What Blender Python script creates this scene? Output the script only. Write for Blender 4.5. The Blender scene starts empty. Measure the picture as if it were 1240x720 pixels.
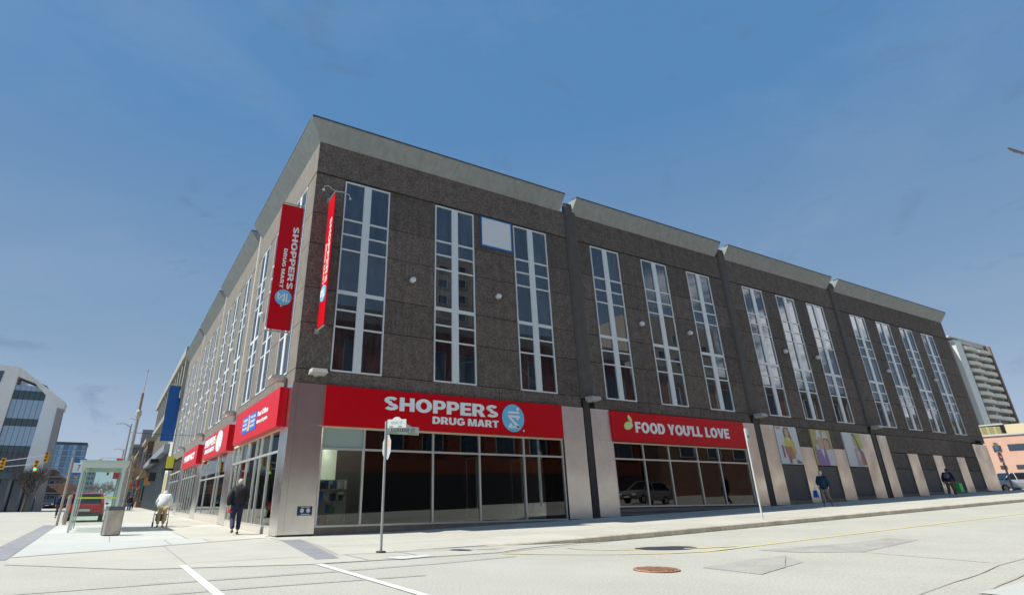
import bpy, bmesh, math, random
from mathutils import Vector, Matrix
random.seed(7)
S = bpy.context.scene
COL = S.collection
R = math.radians
# ------------------------------------------------------------------ camera, sky, sun, exposure
cd = bpy.data.cameras.new("camera"); cam = bpy.data.objects.new("camera", cd); COL.objects.link(cam)
S.camera = cam
cr = Vector((0.86814, -0.49627, -0.00638)); cu = Vector((-0.19287, -0.34918, 0.91699)); cf = Vector((0.45731, 0.79485, 0.39886))
cam.matrix_world = Matrix(((cr.x, cu.x, -cf.x, -5.0056), (cr.y, cu.y, -cf.y, -20.5195), (cr.z, cu.z, -cf.z, 1.1173), (0, 0, 0, 1)))
cd.sensor_width = 36; cd.lens = 676.2 / 1240 * 36
cd.shift_x = 67.0 / 1240; cd.shift_y = -51.0 / 1240
cd.clip_start = 0.1; cd.clip_end = 3000
S.view_settings.view_transform = 'Standard'; S.view_settings.look = 'None'
S.view_settings.exposure = 0.92; S.view_settings.gamma = 1
SUND = Vector((-0.8, 0.19, 1.0)).normalized()
EL = math.asin(SUND.z); AZ = math.atan2(SUND.x, SUND.y)
W = bpy.data.worlds.new("World"); S.world = W; W.use_nodes = True
nt = W.node_tree; nt.nodes.clear()
out = nt.nodes.new('ShaderNodeOutputWorld'); bg = nt.nodes.new('ShaderNodeBackground')
sky = nt.nodes.new('ShaderNodeTexSky'); sky.sky_type = 'NISHITA'; sky.sun_disc = False
sky.sun_elevation = EL; sky.sun_rotation = AZ; sky.altitude = 300; sky.air_density = 1.0; sky.dust_density = .35; sky.ozone_density = 2.2
tc = nt.nodes.new('ShaderNodeTexCoord'); mp = nt.nodes.new('ShaderNodeMapping'); mp.inputs['Scale'].default_value = (1, 1, 2.2)
nz = nt.nodes.new('ShaderNodeTexNoise'); nz.inputs['Scale'].default_value = 2.1; nz.inputs['Detail'].default_value = 9; nz.inputs['Roughness'].default_value = .58
nz.inputs['Distortion'].default_value = .25
cr1 = nt.nodes.new('ShaderNodeValToRGB'); cr1.color_ramp.elements[0].position = .50; cr1.color_ramp.elements[1].position = .78
cr1.color_ramp.elements[0].color = (0, 0, 0, 1); cr1.color_ramp.elements[1].color = (1, 1, 1, 1)
mx = nt.nodes.new('ShaderNodeMixRGB'); mx.inputs['Color2'].default_value = (2.0, 2.45, 3.3, 1)
mul = nt.nodes.new('ShaderNodeMath'); mul.operation = 'MULTIPLY'; mul.inputs[1].default_value = .24
L = nt.links.new
L(tc.outputs['Generated'], mp.inputs[0]); L(mp.outputs[0], nz.inputs['Vector']); L(nz.outputs[0], cr1.inputs[0]); L(cr1.outputs[0], mul.inputs[0])
# thin spring haze: the clear-sky model eased towards the pale lavender air of the photograph, by elevation only
sep = nt.nodes.new('ShaderNodeSeparateXYZ'); L(tc.outputs['Generated'], sep.inputs[0])
air = nt.nodes.new('ShaderNodeValToRGB'); er = air.color_ramp.elements
er[0].position = 0; er[0].color = (.230, .270, .335, 1); er[1].position = .58; er[1].color = (.052, .134, .262, 1)
for p_, c_ in ((.10, (.188, .238, .318)), (.20, (.125, .188, .268)), (.44, (.079, .150, .256))): q_ = er.new(p_); q_.color = c_ + (1,)
L(sep.outputs[2], air.inputs[0])
sc_ = nt.nodes.new('ShaderNodeVectorMath'); sc_.operation = 'SCALE'; sc_.inputs['Scale'].default_value = 10; L(air.outputs[0], sc_.inputs[0])
mh = nt.nodes.new('ShaderNodeMixRGB'); mh.inputs[0].default_value = .92; L(sky.outputs[0], mh.inputs[1]); L(sc_.outputs[0], mh.inputs[2])
# brighter cumulus bank low in the east-south-east (the one mirrored in the College Street windows)
dt = nt.nodes.new('ShaderNodeVectorMath'); dt.operation = 'DOT_PRODUCT'; dt.inputs[1].default_value = (.915, -.345, .21); L(tc.outputs['Generated'], dt.inputs[0])
mrg = nt.nodes.new('ShaderNodeMapRange'); mrg.inputs['From Min'].default_value = .93; mrg.inputs['From Max'].default_value = .985; L(dt.outputs['Value'], mrg.inputs[0])
nb = nt.nodes.new('ShaderNodeTexNoise'); nb.inputs['Scale'].default_value = 6; nb.inputs['Detail'].default_value = 8; nb.inputs['Roughness'].default_value = .6; L(mp.outputs[0], nb.inputs['Vector'])
rb = nt.nodes.new('ShaderNodeMapRange'); rb.inputs['From Min'].default_value = .44; rb.inputs['From Max'].default_value = .56; L(nb.outputs[0], rb.inputs[0])
mb_ = nt.nodes.new('ShaderNodeMath'); mb_.operation = 'MULTIPLY'; L(mrg.outputs[0], mb_.inputs[0]); L(rb.outputs[0], mb_.inputs[1])
mx2 = nt.nodes.new('ShaderNodeMixRGB'); mx2.inputs['Color2'].default_value = (11, 11.6, 12.4, 1)
nw = nt.nodes.new('ShaderNodeTexNoise'); nw.inputs['Scale'].default_value = 7.5; nw.inputs['Detail'].default_value = 7; nw.inputs['Roughness'].default_value = .62; nw.inputs['Distortion'].default_value = .6; L(mp.outputs[0], nw.inputs['Vector'])
rw = nt.nodes.new('ShaderNodeMapRange'); rw.inputs['From Min'].default_value = .575; rw.inputs['From Max'].default_value = .74; rw.inputs['To Max'].default_value = .42; L(nw.outputs[0], rw.inputs[0])
mw = nt.nodes.new('ShaderNodeMixRGB'); mw.inputs['Color2'].default_value = (.62, 1.05, 1.75, 1); L(rw.outputs[0], mw.inputs[0]); L(mh.outputs[0], mw.inputs[1]); mh = mw
L(mul.outputs[0], mx.inputs[0]); L(mh.outputs[0], mx.inputs[1]); L(mb_.outputs[0], mx2.inputs[0]); L(mx.outputs[0], mx2.inputs[1]); L(mx2.outputs[0], bg.inputs[0]); L(bg.outputs[0], out.inputs[0])
bg.inputs[1].default_value = 0.098
sd = bpy.data.lights.new("sun", 'SUN'); sd.energy = 3.2; sd.angle = R(.55); sd.color = (1, .955, .88)
sun = bpy.data.objects.new("sun", sd); COL.objects.link(sun); sun.location = (-40, 10, 60)
sun.rotation_euler = SUND.to_track_quat('Z', 'Y').to_euler()

# ------------------------------------------------------------------ materials
MATS = {}
def mat(name, col, rough=.7, metal=0.0, nscale=0, nvar=.2, bump=0, bscale=None, spec=.4, stretch=None, ior=None, emit=None, alpha=None, fine=None, rvar=0, bdet=4, streak=0):
    if name in MATS: return MATS[name]
    m = bpy.data.materials.new(name); m.use_nodes = True; t = m.node_tree; b = t.nodes['Principled BSDF']
    c = tuple(col) + (1,)
    b.inputs['Base Color'].default_value = c; b.inputs['Roughness'].default_value = rough; b.inputs['Metallic'].default_value = metal
    b.inputs['Specular IOR Level'].default_value = spec
    if ior: b.inputs['IOR'].default_value = ior
    if emit: b.inputs['Emission Color'].default_value = tuple(emit[:3]) + (1,); b.inputs['Emission Strength'].default_value = emit[3]
    if nscale:
        g = t.nodes.new('ShaderNodeNewGeometry'); mpn = t.nodes.new('ShaderNodeMapping')
        if stretch: mpn.inputs['Scale'].default_value = stretch
        t.links.new(g.outputs['Position'], mpn.inputs[0])
        n = t.nodes.new('ShaderNodeTexNoise'); n.inputs['Scale'].default_value = nscale; n.inputs['Detail'].default_value = 8; n.inputs['Roughness'].default_value = .65
        t.links.new(mpn.outputs[0], n.inputs['Vector'])
        rp = t.nodes.new('ShaderNodeValToRGB'); rp.color_ramp.elements[0].position = .32; rp.color_ramp.elements[1].position = .68
        rp.color_ramp.elements[0].color = tuple(max(0, x * (1 - nvar)) for x in col) + (1,); rp.color_ramp.elements[1].color = tuple(min(1, x * (1 + nvar)) for x in col) + (1,)
        t.links.new(n.outputs[0], rp.inputs[0]); src = rp.outputs[0]
        if fine:
            n2 = t.nodes.new('ShaderNodeTexNoise'); n2.inputs['Scale'].default_value = fine[0]; n2.inputs['Detail'].default_value = 3
            t.links.new(g.outputs['Position'], n2.inputs['Vector'])
            r2 = t.nodes.new('ShaderNodeValToRGB'); r2.color_ramp.elements[0].position = .35; r2.color_ramp.elements[1].position = .65
            r2.color_ramp.elements[0].color = (1 - fine[1],) * 3 + (1,); r2.color_ramp.elements[1].color = (1 + fine[1],) * 3 + (1,)
            t.links.new(n2.outputs[0], r2.inputs[0])
            mm = t.nodes.new('ShaderNodeMixRGB'); mm.blend_type = 'MULTIPLY'; mm.inputs[0].default_value = 1
            t.links.new(src, mm.inputs[1]); t.links.new(r2.outputs[0], mm.inputs[2]); src = mm.outputs[0]
        oi = t.nodes.new('ShaderNodeObjectInfo'); mr = t.nodes.new('ShaderNodeMapRange'); mr.inputs['To Min'].default_value = 1 - rvar; mr.inputs['To Max'].default_value = 1 + rvar
        if rvar:
            t.links.new(oi.outputs['Random'], mr.inputs[0]); hm = t.nodes.new('ShaderNodeVectorMath'); hm.operation = 'SCALE'
            t.links.new(src, hm.inputs[0]); t.links.new(mr.outputs[0], hm.inputs['Scale']); src = hm.outputs[0]
        t.links.new(src, b.inputs['Base Color'])
        if streak:      # rain streaks: long vertical stains
            ms = t.nodes.new('ShaderNodeMapping'); ms.inputs['Scale'].default_value = (2.6, 2.6, .11); t.links.new(g.outputs['Position'], ms.inputs[0])
            ns = t.nodes.new('ShaderNodeTexNoise'); ns.inputs['Scale'].default_value = 1.6; ns.inputs['Detail'].default_value = 6; t.links.new(ms.outputs[0], ns.inputs['Vector'])
            rs = t.nodes.new('ShaderNodeMapRange'); rs.inputs['From Min'].default_value = .35; rs.inputs['From Max'].default_value = .65; rs.inputs['To Min'].default_value = 1 - streak; rs.inputs['To Max'].default_value = 1 + streak * .6
            t.links.new(ns.outputs[0], rs.inputs[0]); vm2 = t.nodes.new('ShaderNodeVectorMath'); vm2.operation = 'SCALE'; t.links.new(src, vm2.inputs[0]); t.links.new(rs.outputs[0], vm2.inputs['Scale']); t.links.new(vm2.outputs[0], b.inputs['Base Color'])
        if bump:
            n3 = t.nodes.new('ShaderNodeTexNoise'); n3.inputs['Scale'].default_value = bscale or nscale * 4; n3.inputs['Detail'].default_value = bdet
            t.links.new(mpn.outputs[0] if stretch else g.outputs['Position'], n3.inputs['Vector'])
            bp = t.nodes.new('ShaderNodeBump'); bp.inputs['Strength'].default_value = 1; bp.inputs['Distance'].default_value = bump
            t.links.new(n3.outputs[0], bp.inputs['Height']); t.links.new(bp.outputs[0], b.inputs['Normal'])
    MATS[name] = m
    return m

def glass(name, tint, trans=.5, ior=1.6, rough=.01, refl=(1, 1, 1)):
    m = bpy.data.materials.new(name); m.use_nodes = True; t = m.node_tree; t.nodes.clear()
    o = t.nodes.new('ShaderNodeOutputMaterial'); tr = t.nodes.new('ShaderNodeBsdfTransparent'); gl = t.nodes.new('ShaderNodeBsdfGlossy')
    tr.inputs[0].default_value = tuple(x * trans for x in tint) + (1,); gl.inputs['Color'].default_value = tuple(refl) + (1,); gl.inputs['Roughness'].default_value = rough
    fr = t.nodes.new('ShaderNodeFresnel'); fr.inputs[0].default_value = ior
    mxs = t.nodes.new('ShaderNodeMixShader')
    t.links.new(fr.outputs[0], mxs.inputs[0]); t.links.new(tr.outputs[0], mxs.inputs[1]); t.links.new(gl.outputs[0], mxs.inputs[2]); t.links.new(mxs.outputs[0], o.inputs[0])
    MATS[name] = m; return m

M_road = mat('asphalt_worn', (.45, .445, .385), .9, nscale=.35, nvar=.07, fine=(28, .13), bump=.004, bscale=60)
M_patch = mat('asphalt_patch', (.375, .365, .33), .9, nscale=1.2, nvar=.14, fine=(30, .15), bump=.004, bscale=60)
M_walk = mat('sidewalk_concrete', (.49, .478, .412), .9, nscale=.6, nvar=.07, fine=(22, .05), bump=.002, bscale=50, rvar=.035)
M_apron = mat('pale_concrete', (.50, .52, .485), .9, nscale=.8, nvar=.05, fine=(24, .04), bump=.002, bscale=50, rvar=.03)
M_curb = mat('curb_concrete', (.62, .56, .44), .9, nscale=1.5, nvar=.2, fine=(20, .1), rvar=.06)
M_band = mat('grey_paver', (.27, .28, .29), .9, nscale=3, nvar=.15, fine=(30, .1), rvar=.06)
M_joint = mat('joint_dirt', (.395, .375, .325), .95)
M_paint = mat('road_paint_white', (.74, .77, .77), .7, nscale=3, nvar=.16)
M_ypaint = mat('road_paint_yellow', (.72, .60, .24), .7, nscale=5, nvar=.12)
M_aggr = mat('dark_aggregate_concrete', (.118, .097, .084), .9, nscale=2.6, nvar=.28, fine=(11, .32), bump=.02, bscale=14, rvar=.15, streak=.10)
M_dark = mat('smooth_dark_concrete', (.088, .080, .076), .75, nscale=2.5, nvar=.15)
M_base = mat('smooth_base_panel', (.125, .112, .105), .75, nscale=1.5, nvar=.14, fine=(9, .08), rvar=.05)
M_lite = mat('pale_concrete_panel', (.185, .172, .15), .85, nscale=1.8, nvar=.13, fine=(14, .14), bump=.008, bscale=18, rvar=.06, streak=.12)
M_corn = mat('cornice_metal', (.262, .285, .287), .55, nscale=.9, nvar=.07, stretch=(1, 1, .25), rvar=.03, streak=.10)
M_flash = mat('brown_flashing', (.07, .06, .05), .6)
M_void = mat('joint_void', (.02, .018, .016), .95)
M_alu = mat('white_aluminium', (.66, .70, .72), .4, metal=.1)
M_alu2 = mat('silver_aluminium', (.62, .62, .60), .35, metal=.6)
M_ugl = mat('upper_glass', (.022, .026, .032), .015, spec=.5, ior=2.1, nscale=1.1, nvar=.85, stretch=(3.2, 3.2, .5), rvar=.5)
M_sgl = glass('shop_glass', (.78, .84, .82), .82, 1.62)
M_sgl_l = glass('shop_glass_pale', (.86, .98, .93), .95, 1.38)
M_frost = mat('frosted_pane', (.30, .38, .34), .3, ior=1.5, spec=.5)
M_red = mat('sign_red', (.56, .0015, .010), .35, nscale=.5, nvar=.03, spec=.25)
M_red2 = mat('sign_red_side', (.42, .005, .014), .45)
M_white = mat('letter_white', (.80, .84, .86), .45)
M_sky = mat('emblem_blue', (.16, .52, .80), .4)
M_green = mat('lemon_green', (.62, .75, .30), .45)
M_steel = mat('brushed_steel', (.84, .83, .81), .25, metal=1, nscale=3, nvar=.08, stretch=(1, 1, .5), bump=.05, bscale=.7, bdet=0)
M_steel_d = mat('rippled_steel', (.80, .76, .70), .30, metal=1, nscale=2.2, nvar=.06, bump=.07, bscale=.9, bdet=0)
M_black = mat('black_rubber', (.02, .02, .02), .7)
M_chrome = mat('pole_steel', (.50, .52, .52), .4, metal=.8)
M_galv = mat('galvanised', (.36, .38, .38), .5, metal=.5, nscale=6, nvar=.15)
M_stone = mat('tan_stone', (.27, .20, .15), .8, nscale=3, nvar=.2)
M_blue = mat('banner_blue', (.01, .10, .36), .5)
M_bluef = mat('frame_blue', (.02, .14, .42), .5)
M_wsign = mat('white_sign_face', (.66, .70, .72), .5)
M_lamp = mat('lamp_housing', (.45, .44, .41), .5, nscale=5, nvar=.1)
M_in = mat('interior_wall', (.30, .34, .31), .8)
M_inw = mat('interior_white', (.62, .68, .64), .8)
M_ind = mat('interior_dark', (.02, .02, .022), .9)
M_strip = mat('light_strip', (1, 1, 1), .5, emit=(1, .90, .72, 16.0))
M_wood = mat('shelf_wood', (.45, .33, .14), .7)
M_skin = mat('skin', (.55, .33, .24), .6)
M_yel = mat('signal_yellow', (.75, .42, .02), .5)

# ------------------------------------------------------------------ helpers
def mesh(name, V, F, m, smooth=False):
    me = bpy.data.meshes.new(name); me.from_pydata([tuple(v) for v in V], [], F)
    if m is not None:
        for x in (m if isinstance(m, (list, tuple)) else [m]): me.materials.append(x)
    if smooth:
        for p in me.polygons: p.use_smooth = True
    me.update(); return me
def link(name, me, parent=None, loc=(0, 0, 0), rot=None):
    o = bpy.data.objects.new(name, me); COL.objects.link(o); o.location = loc
    if rot: o.rotation_euler = rot
    if parent is not None: o.parent = parent
    return o
def tag(o, label=None, cat=None, group=None, kind=None):
    if label: o['label'] = label
    if cat: o['category'] = cat
    if group: o['group'] = group
    if kind: o['kind'] = kind
    return o
def thing(name, label, cat, loc=(0, 0, 0), rz_=0, group=None):
    o = bpy.data.objects.new(name, None); COL.objects.link(o); o.location = loc; o.rotation_euler = (0, 0, rz_); o.empty_display_size = .2
    group = group or {'wall_poster': 'posters on the lower wall', 'parked_car': 'cars on the streets', 'person': 'people on the sidewalks', 'bare_tree': 'bare street trees', 'hanging_banner': 'vertical hanging banners', 'storefront_sign': 'red storefront signs',
                      'store_shelf': 'shelves inside the shop', 'mast_arm_pole': 'signal mast arms', 'projecting_sign': 'projecting signs on King Street', 'banner_pole': 'street poles with pennants', 'shopping_bag': 'carried shopping bags'}.get(name)
    return tag(o, label, cat, group)
class MB:
    def __init__(s): s.V = []; s.F = []
    def box(s, x0, x1, y0, y1, z0, z1):
        n = len(s.V)
        s.V += [(x0, y0, z0), (x1, y0, z0), (x1, y1, z0), (x0, y1, z0), (x0, y0, z1), (x1, y0, z1), (x1, y1, z1), (x0, y1, z1)]
        s.F += [[n + i for i in f] for f in ((0, 3, 2, 1), (4, 5, 6, 7), (0, 1, 5, 4), (1, 2, 6, 5), (2, 3, 7, 6), (3, 0, 4, 7))]
        return s
    def prism(s, P, Q):  # two matching rings
        n = len(s.V); k = len(P); s.V += list(P) + list(Q)
        s.F += [[n + i for i in range(k)][::-1], [n + k + i for i in range(k)]] + [[n + i, n + (i + 1) % k, n + k + (i + 1) % k, n + k + i] for i in range(k)]
        return s
    def tube(s, P, rad, seg=8, cap=True):
        P = [Vector(p) for p in P]; rad = rad if isinstance(rad, (list, tuple)) else [rad] * len(P); n0 = len(s.V)
        for i, p in enumerate(P):
            d = (P[min(i + 1, len(P) - 1)] - P[max(i - 1, 0)]).normalized()
            a = Vector((0, 0, 1)) if abs(d.z) < .9 else Vector((1, 0, 0))
            u = d.cross(a).normalized(); v = d.cross(u)
            for k in range(seg):
                t = 2 * math.pi * k / seg; s.V.append(tuple(p + (u * math.cos(t) + v * math.sin(t)) * rad[i]))
        for i in range(len(P) - 1):
            for k in range(seg):
                a = n0 + i * seg + k; b = n0 + i * seg + (k + 1) % seg; s.F.append([a, b, b + seg, a + seg])
        if cap:
            s.F.append([n0 + k for k in range(seg)][::-1]); s.F.append([n0 + (len(P) - 1) * seg + k for k in range(seg)])
        return s
    def ball(s, c, r, seg=10, rings=6):
        r = r if isinstance(r, (list, tuple)) else (r, r, r); n = len(s.V)
        s.V.append((c[0], c[1], c[2] + r[2]))
        for i in range(1, rings):
            a = math.pi * i / rings
            for k in range(seg):
                t = 2 * math.pi * k / seg; s.V.append((c[0] + r[0] * math.sin(a) * math.cos(t), c[1] + r[1] * math.sin(a) * math.sin(t), c[2] + r[2] * math.cos(a)))
        s.V.append((c[0], c[1], c[2] - r[2])); e = len(s.V) - 1
        for k in range(seg):
            s.F.append([n, n + 1 + k, n + 1 + (k + 1) % seg])
            s.F.append([e, e - seg + (k + 1) % seg, e - seg + k])
            for i in range(rings - 2):
                a = n + 1 + i * seg + k; b = n + 1 + i * seg + (k + 1) % seg; s.F.append([a, a + seg, b + seg, b])
        return s
    def build(s, name, m, parent=None, loc=(0, 0, 0), rot=None, smooth=False): return link(name, mesh(name, s.V, s.F, m, smooth), parent, loc, rot)
def B(name, m, parent, *a): return MB().box(*a).build(name, m, parent)
CACHE = {}
def cbox(name, m, parent, x0, x1, y0, y1, z0, z1, tilt=None, bev=0):   # box centred object with cached mesh
    k = (name, m.name, round(x1 - x0, 3), round(y1 - y0, 3), round(z1 - z0, 3))
    if k not in CACHE:
        a, b, c = (x1 - x0) / 2, (y1 - y0) / 2, (z1 - z0) / 2
        CACHE[k] = mesh(name, *(lambda q: (q.V, q.F))(MB().box(-a, a, -b, b, -c, c)), m)
    return link(name, CACHE[k], parent, ((x0 + x1) / 2, (y0 + y1) / 2, (z0 + z1) / 2), tilt)
def frame_map(kind, org):   # local (s, up, outwards) -> world
    ox, oy, oz = org
    if kind == 'S': return lambda s, u, n: (ox + s, oy - n, oz + u)            # faces -y
    if kind == 'W': return lambda s, u, n: (ox - n, oy - s, oz + u)            # faces -x, reads towards -y
    if kind == 'BS': return lambda s, u, n: (ox + u, oy - n, oz - s)           # faces -y, reading downwards
    if kind == 'BW': return lambda s, u, n: (ox - n, oy - u, oz - s)           # faces -x, reading downwards
    if kind == 'E': return lambda s, u, n: (ox + n, oy + s, oz + u)
    if kind == 'N': return lambda s, u, n: (ox - s, oy + n, oz + u)
def text(name, txt, box, m, parent, fm, bold=.02, depth=.03, n0=0.0):
    """box = s0, s1, u0, u1 : the lettering is fitted to it"""
    cu_ = bpy.data.curves.new(name, 'FONT'); cu_.body = txt; cu_.offset = bold; cu_.extrude = .5; cu_.resolution_u = 3; cu_.space_character = 1.06
    to = bpy.data.objects.new(name, cu_); COL.objects.link(to); bpy.context.view_layer.update()
    dg = bpy.context.evaluated_depsgraph_get(); me = bpy.data.meshes.new_from_object(to.evaluated_get(dg))
    bpy.data.objects.remove(to)
    xs = [v.co.x for v in me.vertices]; ys = [v.co.y for v in me.vertices]; x0, x1, y0, y1 = min(xs), max(xs), min(ys), max(ys)
    s0, s1, u0, u1 = box
    for v in me.vertices:
        s = s0 + (v.co.x - x0) / (x1 - x0) * (s1 - s0); u = u0 + (v.co.y - y0) / (y1 - y0) * (u1 - u0)
        v.co = fm(s, u, n0 + (depth if v.co.z > 0 else 0))
    me.materials.clear(); me.materials.append(m); me.name = name
    return link(name, me, parent)
def _arc(cx, cy, rx, ry, a0, a1, n=14): return [(cx + rx * math.cos(R(a0 + (a1 - a0) * i / n)), cy + ry * math.sin(R(a0 + (a1 - a0) * i / n))) for i in range(n + 1)]
def _S():
    c = _arc(.41, .735, .27, .160, 22, 270, 14)[:-1] + [(.44, .50)] * 0 + _arc(.41, .265, .275, .155, 90, -158, 14)
    th = .225; Lp, Rp = [], []
    for i, p in enumerate(c):
        a, b = c[max(i - 1, 0)], c[min(i + 1, len(c) - 1)]; dx, dy = b[0] - a[0], b[1] - a[1]; l = math.hypot(dx, dy) or 1; nx, ny = -dy / l * th / 2, dx / l * th / 2 * .95
        Lp.append((p[0] + nx * 1.12, p[1] + ny)); Rp.append((p[0] - nx * 1.12, p[1] - ny))
    return .83, [Lp + Rp[::-1]]
t_, b_ = .275, .215
GLYPH = {
 'S': _S(),
 'H': (.88, [[(0, 0), (t_, 0), (t_, .39), (.88 - t_, .39), (.88 - t_, 0), (.88, 0), (.88, 1), (.88 - t_, 1), (.88 - t_, .61), (t_, .61), (t_, 1), (0, 1)]]),
 'O': (1.0, [_arc(.5, .5, .5, .52, 0, 345, 23), _arc(.5, .5, .215, .295, 0, 345, 23)]),
 'P': (.80, [[(0, 0), (t_, 0), (t_, .32), (.47, .32)] + _arc(.47, .66, .33, .34, -90, 90, 12)[1:] + [(0, 1)], [(t_, .52), (.44, .52)] + _arc(.44, .655, .10, .135, -90, 90, 8)[1:] + [(t_, .79)]]),
 'R': (.88, [[(0, 0), (t_, 0), (t_, .34), (.39, .34), (.56, 0), (.88, 0), (.66, .39)] + _arc(.47, .68, .34, .32, -48, 90, 12) + [(0, 1)], [(t_, .54), (.45, .54)] + _arc(.45, .665, .10, .125, -90, 90, 8)[1:] + [(t_, .79)]]),
 'E': (.72, [[(0, 0), (.72, 0), (.72, b_), (t_, b_), (t_, .40), (.67, .40), (.67, .60), (t_, .60), (t_, 1 - b_), (.71, 1 - b_), (.71, 1), (0, 1)]]),
 'F': (.68, [[(0, 0), (t_, 0), (t_, .38), (.63, .38), (.63, .58), (t_, .58), (t_, 1 - b_), (.68, 1 - b_), (.68, 1), (0, 1)]]),
 'L': (.66, [[(0, 0), (.66, 0), (.66, b_), (t_, b_), (t_, 1), (0, 1)]]),
 'T': (.78, [[(.25, 0), (.53, 0), (.53, 1 - b_), (.78, 1 - b_), (.78, 1), (0, 1), (0, 1 - b_), (.25, 1 - b_)]]),
 'D': (.90, [[(0, 0), (.40, 0)] + _arc(.40, .5, .50, .50, -90, 90, 16)[1:] + [(0, 1)], [(t_, b_), (.39, b_)] + _arc(.39, .5, .215, .285, -90, 90, 12)[1:] + [(t_, 1 - b_)]]),
 'U': (.86, [[(0, 1)] + [(0, .38)] + _arc(.43, .38, .43, .40, 180, 360, 14)[1:] + [(.86, 1), (.86 - t_, 1)] + [(.86 - t_, .38)] + _arc(.43, .38, .155, .175, 360, 180, 10)[1:] + [(t_, 1)]]),
 'G': (.96, [_arc(.5, .5, .5, .52, 38, 318, 22) + [(.96, .14), (.96, .56), (.53, .56), (.53, .37), (.69, .37), (.69, .27)] + _arc(.5, .5, .215, .295, -52, -322, 18)]),
 'M': (1.08, [[(0, 0), (.26, 0), (.26, .60), (.44, 0), (.64, 0), (.82, .60), (.82, 0), (1.08, 0), (1.08, 1), (.72, 1), (.54, .38), (.36, 1), (0, 1)]]),
 'A': (.94, [[(0, 0), (.29, 0), (.345, .19), (.595, .19), (.65, 0), (.94, 0), (.63, 1), (.31, 1)], [(.40, .39), (.54, .39), (.47, .68)]]),
 'V': (.92, [[(.30, 0), (.62, 0), (.92, 1), (.63, 1), (.46, .33), (.29, 1), (0, 1)]]),
 'Y': (.90, [[(.31, 0), (.59, 0), (.59, .40), (.90, 1), (.60, 1), (.45, .62), (.30, 1), (0, 1), (.31, .40)]]),
 "'": (.22, [[(.03, .62), (.19, .62), (.22, 1), (0, 1)]]),
 'X': (.9, [])}
def letters(txt, box, m, parent, fm, depth=.03, n0=0.0):
    """heavy sans capitals cut as solid letters, fitted to box = s0, s1, u0, u1 ; one object per letter"""
    s0, s1, u0, u1 = box; adv = 0; lay = []
    for ch in txt:
        if ch == ' ': adv += .34; continue
        w, loops = GLYPH[ch]; lay.append((adv, loops, ch)); adv += w + .075
    adv -= .075; k = (s1 - s0) / adv
    for a, loops, ch in lay:
        c = bpy.data.curves.new('letter', 'CURVE'); c.dimensions = '2D'; c.fill_mode = 'BOTH'; c.extrude = .5
        for lp in loops:
            sp = c.splines.new('POLY'); sp.points.add(len(lp) - 1); sp.use_cyclic_u = True
            for i, p in enumerate(lp): sp.points[i].co = (s0 + (a + p[0]) * k, u0 + p[1] * (u1 - u0), 0, 1)
        to = bpy.data.objects.new('letter', c); COL.objects.link(to); bpy.context.view_layer.update()
        me = bpy.data.meshes.new_from_object(to.evaluated_get(bpy.context.evaluated_depsgraph_get())); bpy.data.objects.remove(to)
        for v in me.vertices: v.co = fm(v.co.x, v.co.y, n0 + (depth if v.co.z > 0 else 0.0))
        me.materials.clear(); me.materials.append(m); me.name = 'letter'; link('letter', me, parent)
def polyface(name, pts, m, parent, fm, n0, n1):
    """extruded outline in facade coordinates"""
    P = [fm(s, u, n0) for s, u in pts]; Q = [fm(s, u, n1) for s, u in pts]
    return MB().prism(P, Q).build(name, m, parent)
def ellipse(cs, cu2, a, b, k=28): return [(cs + a * math.cos(2 * math.pi * i / k), cu2 + b * math.sin(2 * math.pi * i / k)) for i in range(k)]
def emblem(parent, fm, cs, cz, r, n0, rot=0, rx=None, ry=None, disc=None):
    rx = rx or r; ry = ry or r
    def T(p): 
        c, s = math.cos(rot), math.sin(rot); return (cs + (p[0] * c - p[1] * s) * rx, cz + (p[0] * s + p[1] * c) * ry)
    d = polyface('emblem', ellipse(cs, cz, rx, ry), disc or M_sky, parent, fm, n0, n0 + .02)
    mb = MB(); 
    for pts in ([(-.48, .33), (.55, .33), (.55, .48), (-.48, .48)], [(-.50, .04), (.62, .04), (.52, .20), (-.50, .20)], [(-.50, .06), (-.28, .06), (.60, -.62), (.36, -.70)],
                [(-.50, -.72), (.5, -.72), (.5, -.56), (-.50, -.56)], [(-.48, -.58), (-.26, -.34), (-.06, -.58)], [(.36, -.18), (.2, -.02), (.56, .06)]):
        mb.prism([fm(*T(p), n0 + .021) for p in pts], [fm(*T(p), n0 + .035) for p in pts])
    e = ellipse(.42, .66, .12, .12, 10); mb.prism([fm(*T(p), n0 + .021) for p in e], [fm(*T(p), n0 + .035) for p in e])
    mb.build('mortar_symbol', M_white, d)
    return d

# ------------------------------------------------------------------ ground
def ss(a, b, x): t = min(1, max(0, (x - a) / (b - a))); return t * t * (3 - 2 * t)
def gz(x): return 0.0262 * max(0, min(x, 60) - 3)
def rz(x): return gz(x) - .15 * ss(2.5, 8, x)
XS = [-900, -300, -100, -50, -25, -15, -10, -7, -5, -3, 0, 1.5, 2.5, 3, 3.5, 4, 4.5, 5, 5.5, 6, 6.5, 7, 7.5, 8, 9, 10, 12, 15, 20, 30, 40, 50, 60, 75, 100, 200, 500, 1200]
YS = [-900, -300, -100, -60, -40, -30, -25, -20, -17, -14, -11, -8, -5, 0, 10, 30, 60, 120, 300, 1400]
V = [(x, y, rz(x)) for y in YS for x in XS]; n = len(XS)
F = [[j * n + i, j * n + i + 1, (j + 1) * n + i + 1, (j + 1) * n + i] for j in range(len(YS) - 1) for i in range(n - 1)]
road = link('road', mesh('road', V, F, M_road)); tag(road, kind='structure')
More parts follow.
